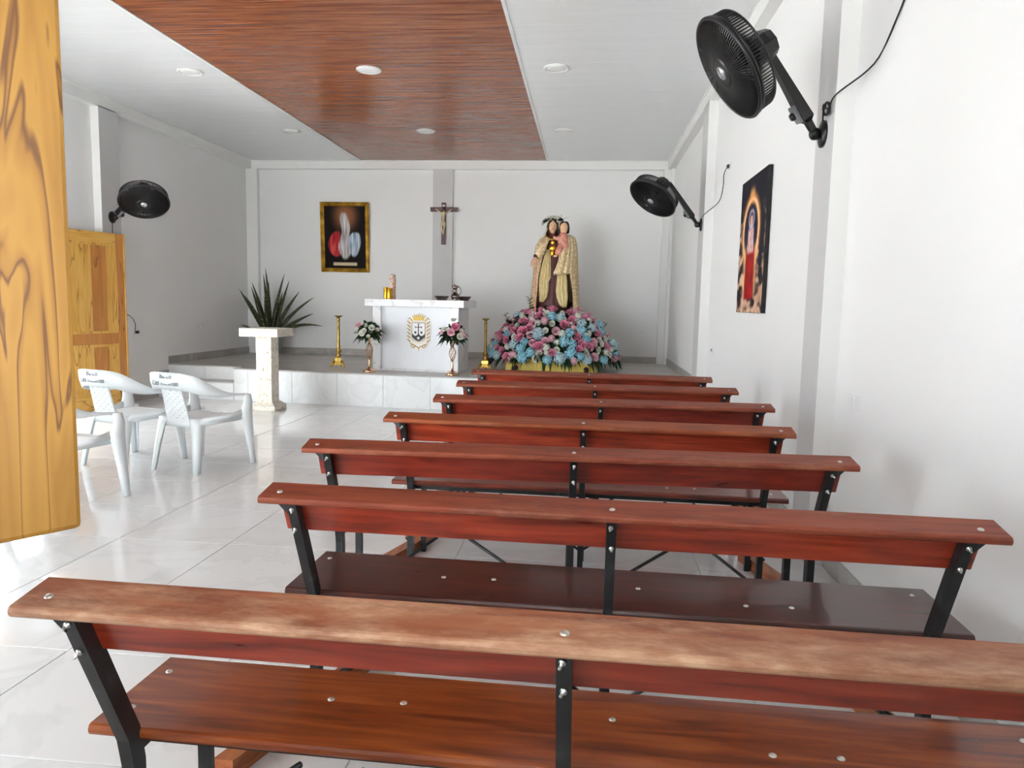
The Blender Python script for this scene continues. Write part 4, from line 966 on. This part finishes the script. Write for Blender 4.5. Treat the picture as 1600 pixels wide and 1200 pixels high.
def art_b(u, v):
    c = mix((36, 30, 40), (20, 18, 30), v)
    cl = nz(u*1.6, v*3.2, 3.2, 7)+.5*nz(u*1.6, v*3.2, 7, 8)
    cloud = sm(.0, .35, cl+.5*(.62-v)+.35*(abs(u-.5)-.25))*(1-sm(.55, .85, v))
    c = mix(c, mix((190, 128, 96), (248, 214, 180), .5+cl), cloud*.9)
    e = sqrt(((u-.46)/.30)**2+((v-.60)/.235)**2)
    c = mix(c, (240, 160, 86), (1-sm(.0, .38, abs(e-1)))*.95); c = mix(c, (255, 224, 176), 1-sm(.0, .10, abs(e-1)))
    c = mix(c, (30, 36, 58), (1-sm(.80, .90, e)))
    c = mix(c, (246, 170, 96), (1-sm(.04, .13, abs(u-.46)))*(1-sm(.0, .09, abs(v-.87)))*.8)
    low = (1-sm(.14, .20, abs(u-.48)-.05*(.4-v)))*(1-sm(.44, .50, v)); c = mix(c, (240, 190, 130), (1-sm(.20, .34, abs(u-.48)))*(1-sm(.42, .55, v))*sm(.08, .16, v)*.8)
    c = mix(c, mix((196, 30, 30), (120, 16, 18), .5+1.3*nz(u*5, v*2, 5, 3)), low*sm(.08, .12, v))
    bd = (1-sm(.09, .13, abs(u-.47)-.10*(.62-v)))*sm(.42, .46, v)*(1-sm(.60, .66, v)); c = mix(c, mix((236, 206, 200), (206, 150, 150), .5+nz(u*6, v*6, 5, 1)), bd)
    c = mix(c, (228, 176, 150), 1-sm(.05, .062, sqrt((u-.47)**2+((v-.675)*1.25)**2)))
    c = mix(c, (226, 214, 236), (1-sm(.012, .03, abs(sqrt(((u-.47)/.10)**2+((v-.69)/.06)**2)-1)*.1))*.7)
    ft = (1-sm(.0, .10, v))*(sm(-.1, .2, nz(u*3, v*3, 6, 4))); return mix(c, (230, 190, 160), ft)
FW, FH = .86, 1.19
t = thing('framed_picture', 'gilt framed dark picture of red, white and pale blue drapery on back wall', 'picture', (-4.205, YB-.03, 2.475))
t.rotation_euler = (radians(3), 0, 0)
put('print', print_mesh('print_dark', FW-.13, FH-.13, 66, 96, art_a), None, t, (0, -.012, 0))
for (sx, sz, w, h) in ((0, 1, FW, .07), (0, -1, FW, .07), (-1, 0, .07, FH), (1, 0, .07, FH)):
    m = MB(); a = w if h == .07 else h
    pr = [(-.035, 0), (-.035, -.022), (-.022, -.036), (-.006, -.024), (.012, -.03), (.035, -.012), (.035, 0)]   # across the moulding, outside to inside
    ends = (-a/2, a/2); R = []
    for k, s in enumerate(ends):
        R.append([Vector((s+(p[0]+.035)*(1 if k == 0 else -1), p[1], -p[0])) for p in pr])
    m.rings(R, smooth=False)
    rot = {(0, 1): 0, (1, 0): pi/2, (0, -1): pi, (-1, 0): -pi/2}[(sx, sz)]
    put('frame_side', m.mesh('frame_side'), M['frame'], t, (sx*(FW/2-.035), 0, sz*(FH/2-.035)), (0, rot, 0))
MB().box6(-FW/2+.02, FW/2-.02, -.010, 0, -FH/2+.02, FH/2-.02).build('backing', M['hair'], t)
CW, CH = .94, 1.10
t = thing('canvas_picture', 'tall canvas picture of a red-robed figure in fiery light on right wall', 'picture', (XR, 6.27, 1.915), radians(-90))
# local x runs towards the camera's right (-y in the room), picture faces -x
MB().chamfer((0, -.0185, 0), (CW, .033, CH), .002).build('canvas_block', new_mat('black canvas edge', rgb(18, 16, 20), .6), t)
put('print', print_mesh('print_fiery', CW-.004, CH-.004, 84, 110, art_b), None, t, (0, -.0358, 0))

# ------------------------------------------------------------------ crucifix on the back column
t = thing('crucifix', 'dark wooden crucifix with ivory figure on the back wall column', 'crucifix', (-2.468, YB-.07, 2.72))
m = MB(); m.chamfer((0, -.012, 0), (.075, .022, .70), .003); m.build('upright', M['darkwood'], t)
MB().chamfer((0, -.0165, .235), (.46, .024, .075), .003).build('crossbar', M['darkwood'], t)
MB().chamfer((0, -.026, .298), (.046, .006, .026), .001).build('plaque', M['crest_cream'], t)
def skin_fig(name, V, E, R, mat, parent, loc):
    me = bpy.data.meshes.new(name); me.from_pydata(V, E, []); me.materials.append(mat)
    o = bpy.data.objects.new(name, me); COL.objects.link(o); o.parent = parent; o.location = loc
    sk = o.modifiers.new('skin', 'SKIN'); sk.use_smooth_shade = True
    for k, r in enumerate(R): me.skin_vertices[0].data[k].radius = (r, r)
    me.skin_vertices[0].data[0].use_root = True
    s = o.modifiers.new('sub', 'SUBSURF'); s.levels = 1; s.render_levels = 2; return o
V = [(-.004, -.03, .02), (.0, -.03, .07), (.0, -.034, .13), (.0, -.034, .175), (.003, -.04, .195), (.006, -.046, .225), (.006, -.048, .248),
     (-.045, -.032, .175), (-.085, -.028, .205), (-.125, -.03, .235), (-.14, -.032, .243), (.05, -.032, .175), (.09, -.028, .205), (.125, -.03, .23), (.14, -.032, .238),
     (-.024, -.03, .0), (-.03, -.045, -.075), (-.012, -.034, -.15), (-.008, -.04, -.185), (.02, -.03, .0), (.012, -.046, -.08), (.004, -.034, -.155), (0, -.042, -.19)]
E = [(0, 1), (1, 2), (2, 3), (3, 4), (4, 5), (5, 6), (3, 7), (7, 8), (8, 9), (9, 10), (3, 11), (11, 12), (12, 13), (13, 14), (0, 15), (15, 16), (16, 17), (17, 18), (0, 19), (19, 20), (20, 21), (21, 22)]
RR = [.027, .023, .031, .027, .013, .023, .018, .015, .011, .009, .008, .015, .011, .009, .008, .021, .015, .010, .008, .021, .015, .010, .008]
fg = skin_fig('figure', V, E, RR, M['ivory'], t, (0, 0, 0))
m = MB(); m.ball((.008, -.046, .243), (.029, .027, .029), 10, 7); m.tube([(-.014, -.03, .235), (-.018, -.035, .20)], .010, 6); m.tube([(.028, -.03, .235), (.03, -.035, .20)], .010, 6)
m.build('hair', M['hair'], fg)
m = MB(); m.rings(loft([(ZS+.03, -.002, -.032, .034, .028, 0), (ZS+.0, -.002, -.034, .042, .032, .05), (ZS-.035, -.004, -.038, .043, .030, .07)], 18, (5, 8))); m.build('loincloth', M['ivory'], fg)

# ------------------------------------------------------------------ wall fans
def fan(base, nx, A, H, n, D, label, cord, plug=None, coil=None):
    """base on the wall, nx = wall normal x, A = arm end, H = head centre, n = facing direction"""
    B0 = Vector(base); A = Vector(A)-B0; H = Vector(H)-B0; n = Vector(n).normalized(); Q = zrot(n); R0 = D/2
    t = thing('wall_fan', label, 'fan', base, 0, 'black wall fans'); W_ = Vector((nx, 0, 0)); k = D/.56
    MB().lathe([(.072, 0), (.072, .012), (.05, .02), (.02, .024), (.002, .024)], n=20, rot=zrot(W_)).build('wall_plate', M['plastic_black'], t)
    p0 = W_*.045
    m = MB(); m.tube([W_*.015, p0], .026, 10); m.ball(p0, .034, 10, 7); m.tube([p0+Vector((0, -.03, 0)), p0+Vector((0, .03, 0))], .02, 10); m.build('pivot', M['plastic_black'], t)
    ax = (A-p0).normalized(); sd = Vector((0, 1, 0)); sd = (sd-ax*sd.dot(ax)).normalized()
    q1 = p0+(A-p0)*.16
    m = MB(); m.beam([p0, q1, q1+ax*.02, p0+(A-p0)*.5, A], [.035, .04, .085, .075, .05], [.03, .034, .06, .05, .036], sd); arm = m.build('arm', M['plastic_black'], t)
    under = ax.cross(sd)
    if under.z > 0: under = -under
    c = p0+(A-p0)*.30+under*.035
    bx = Matrix((ax, sd, under)).transposed()
    MB().chamfer(c, (.10, .062, .03), .006, bx).build('switch_plate', M['grey_plastic'], arm)
    MB().lathe([(.022, 0), (.022, .012), (.018, .022), (.002, .023)], c+under*.012, 14, zrot(under)).build('speed_knob', M['plastic_black'], arm)
    mr = MB(); mo = H-n*.10*k
    mr.lathe([(.06*k, .03*k), (.078*k, .0), (.082*k, -.07*k), (.07*k, -.11*k), (.04*k, -.125*k), (.002, -.127*k)], mo, 8, Q, smooth=False)
    mr.tube([mo-n*.06*k, A], .028, 8); mot = mr.build('motor_housing', M['plastic_black'], t)
    upv = Q @ Vector((0, 1, 0)); upv = upv if upv.z > 0 else -upv
    MB().tube([mo-n*.05*k+upv*.07*k, mo-n*.05*k+upv*.105*k], [.008, .012], 8).build('swing_knob', M['plastic_black'], mot)
    def ringpt(r, a, z): return H+Q @ Vector((r*cos(a), r*sin(a), z))
    def hoop(m, r, z, th, nn=48): m.rings([[ringpt(r+th*cos(2*pi*j/6), 2*pi*i/nn, z+th*sin(2*pi*j/6)) for j in range(6)] for i in range(nn+1)], caps=False)
    g = MB(); hoop(g, R0*.985, .05*k, .011*k); hoop(g, R0*.62, .074*k, .003*k, 36); hoop(g, R0*.36, .080*k, .006*k, 30); hoop(g, R0*.80, .066*k, .003*k, 36)
    nr = 110
    for i in range(nr):
        a = 2*pi*i/nr
        pts = [ringpt(R0*.30, a, .082*k), ringpt(R0*.62, a+.05, .075*k), ringpt(R0*.88, a+.06, .062*k), ringpt(R0*.975, a+.06, .05*k)]
        for p, q in zip(pts, pts[1:]):
            w = Q @ Vector((-sin(a), cos(a), 0))*.0022*k; z = n*.006*k
            g.add([p-w-z, p+w-z, p+w+z, p-w+z, q-w-z, q+w-z, q+w+z, q-w+z], [(0, 1, 5, 4), (1, 2, 6, 5), (2, 3, 7, 6), (3, 0, 4, 7)])
    fg_ = g.build('front_grille', M['plastic_black'], t)
    g = MB(); hoop(g, R0*.97, .03*k, .009*k); hoop(g, R0*.94, -.045*k, .006*k)
    for i in range(96):
        a = 2*pi*i/96; pts = [ringpt(R0*.97, a, .03*k), ringpt(R0*.95, a, -.04*k), ringpt(R0*.80, a, -.062*k), ringpt(R0*.28, a, -.082*k)]
        for p, q in zip(pts, pts[1:]):
            w = Q @ Vector((-sin(a), cos(a), 0))*.0024*k; rr = Q @ Vector((cos(a), sin(a), 0))*.003*k
            g.add([p-w-rr, p+w-rr, p+w+rr, p-w+rr, q-w-rr, q+w-rr, q+w+rr, q-w+rr], [(0, 1, 5, 4), (1, 2, 6, 5), (2, 3, 7, 6), (3, 0, 4, 7)])
    g.lathe([(R0*.30, -.08*k), (R0*.29, -.088*k), (.002, -.09*k)], H, 24, Q); g.build('rear_grille', M['plastic_black'], t)
    bl = MB(); bl.lathe([(.045*k, -.05*k), (.05*k, -.02*k), (.045*k, .03*k), (.02*k, .045*k), (.002, .048*k)], H, 16, Q)
    for b in range(5):
        R = []
        for j in range(6):
            f = j/5; r = R0*(.16+.70*f); wd = .35+.55*sin(pi*(.15+.7*f)); row = []
            for i in range(6):
                u = i/5*2-1; row.append(ringpt(r, 2*pi*b/5+u*wd*.62, .030*k*u))
            R.append(row)
        bl.rings(R, closed=False, caps=False)
    bl.build('blades', M['plastic_black'], t)
    MB().lathe([(R0*.34, .078*k), (R0*.33, .086*k), (R0*.2, .090*k), (.002, .092*k)], H, 28, Q).build('hub_cover', M['plastic_black'], fg_)
    MB().lathe([(R0*.14, .090*k), (R0*.13, .096*k), (.002, .098*k)], H, 20, Q).build('badge', M['chrome'], fg_)
    if cord:
        pts = [Vector(p)-B0 for p in cord]
        sp = []
        for i in range(len(pts)-1):
            a, b, c, d = pts[max(i-1, 0)], pts[i], pts[i+1], pts[min(i+2, len(pts)-1)]
            for j in range(6):
                s = j/6; sp.append(.5*((2*b)+(-a+c)*s+(2*a-5*b+4*c-d)*s*s+(-a+3*b-3*c+d)*s**3))
        sp.append(pts[-1]); m = MB(); m.tube(sp, .0042, 6)
        if coil is not None:
            c0 = Vector(coil)-B0
            for j in range(3):
                pp = [c0+Vector((.004*sin(3*a+j), .045*cos(a+j)*(1+.2*j), .032*sin(a*(1+.0*j)+j*1.3))) for a in [2*pi*q/18 for q in range(19)]]
                m.tube(pp, .0042, 6)
        cdn = m.build('power_cord', M['cord'], t)
        if plug is not None:
            pb = Vector(plug)-B0; MB().chamfer(pb, (.03, .055, .035), .006).build('plug', M['plastic_black'], cdn)
    return t
FANX = XR-PX
fan((FANX, 4.28, 2.345), -1, (.925, 4.22, 2.735), (.735, 4.13, 2.67), (-.821, -.086, -.554), .56, 'black wall fan nearest, its arm low on the bright right column',
    [(FANX-.02, 4.24, 2.40), (FANX-.03, 4.20, 2.46), (FANX-.015, 4.16, 2.45), (FANX-.006, 4.09, 2.50), (XR-.008, 3.86, 2.58), (XR-.008, 3.62, 2.70), (XR-.008, 3.45, 2.84), (XR-.008, 3.25, 2.98), (XR-.008, 3.05, 3.3)], (XR-.016, 3.03, 3.33), (FANX-.02, 4.19, 2.455))
fan((FANX, 8.62, 2.32), -1, (.875, 8.60, 2.76), (.70, 8.48, 2.62), (-.511, -.352, -.782), .56, 'black wall fan farther along the right wall, beside the fiery canvas',
    [(FANX-.02, 8.58, 2.33), (FANX-.012, 8.44, 2.40), (XR-.01, 8.10, 2.50), (XR-.01, 7.88, 2.62), (XR-.01, 7.86, 2.74), (XR-.01, 7.72, 2.78), (XR-.02, 7.62, 2.77)], (XR-.016, 7.60, 2.772))
LFX = XL+PX
fan((LFX, 8.74, 2.35), 1, (-5.55, 8.66, 2.56), (-5.32, 8.58, 2.55), (.307, -.495, -.812), .56, 'black wall fan on the left wall above the amber door',
    [(LFX+.02, 8.72, 2.33), (LFX+.012, 8.72, 2.2), (LFX+.012, 8.74, 1.9), (LFX+.012, 8.78, 1.5), (XL+.012, 9.0, 1.22), (XL+.01, 9.2, 1.12), (XL+.01, 9.28, 1.02), (XL+.01, 9.27, .92), (XL+.012, 9.33, .90)], (XL+.016, 9.31, .92))

# ------------------------------------------------------------------ sockets
def socket(p, axis, label, s=1):
    t = thing('wall_socket', label, 'socket', p, {'x': radians(-90), 'X': radians(90), 'y': 0}[axis], 'wall sockets')
    MB().chamfer((0, -.005, 0), (.115*s, .010, .075*s), .003).build('cover_plate', M['socket'], t)
    for x in (-.025, .025): MB().chamfer((x*s, -.011, 0), (.034*s, .004, .034*s), .001).build('outlet', M['grey_plastic' if s < .9 else 'socket'], t)
socket((XR, 3.82, .95), 'x', 'white socket plate low on the right wall near the benches', 1.05)
socket((XR, 8.10, .95), 'x', 'small socket plate on the right wall before the far column', .8)
socket((.93, YB, .96), 'y', 'white socket plate low on the back wall right of the statue', .95)
socket((XL, 9.30, .915), 'X', 'white socket plate on the left wall with the fan plug', .8)
socket((XR, 7.58, 2.772), 'x', 'white socket plate high on the right wall with a plug', .8)
socket((XR, 3.0, 3.33), 'x', 'white socket plate under the ceiling feeding the nearest fan', .8)
socket((XL, 11.0, .95), 'X', 'faint white socket plate on the left wall near the plant', .95)

# ------------------------------------------------------------------ window and door casings of the entrance wall (mostly behind the camera)
def casing(name, hole, label, sill=True):
    a, b, c, d = hole; m = MB(); w = .05
    for x0, x1 in ((a-w, a), (b, b+w)): m.box6(x0, x1, YF-.16, YF+.008, c, d+w)
    m.box6(a, b, YF-.16, YF+.008, d, d+w)
    if sill: m.box6(a-w, b+w, YF-.17, YF+.008, c-.03, c-.002)
    struct(m.build(name, M['door_wood']), label, 'window frame' if sill else 'door frame')
casing('window_1', WIN1, 'wooden casing of the open entrance window')
casing('door_2', DOOR1, 'wooden casing of the entrance doorway', False)
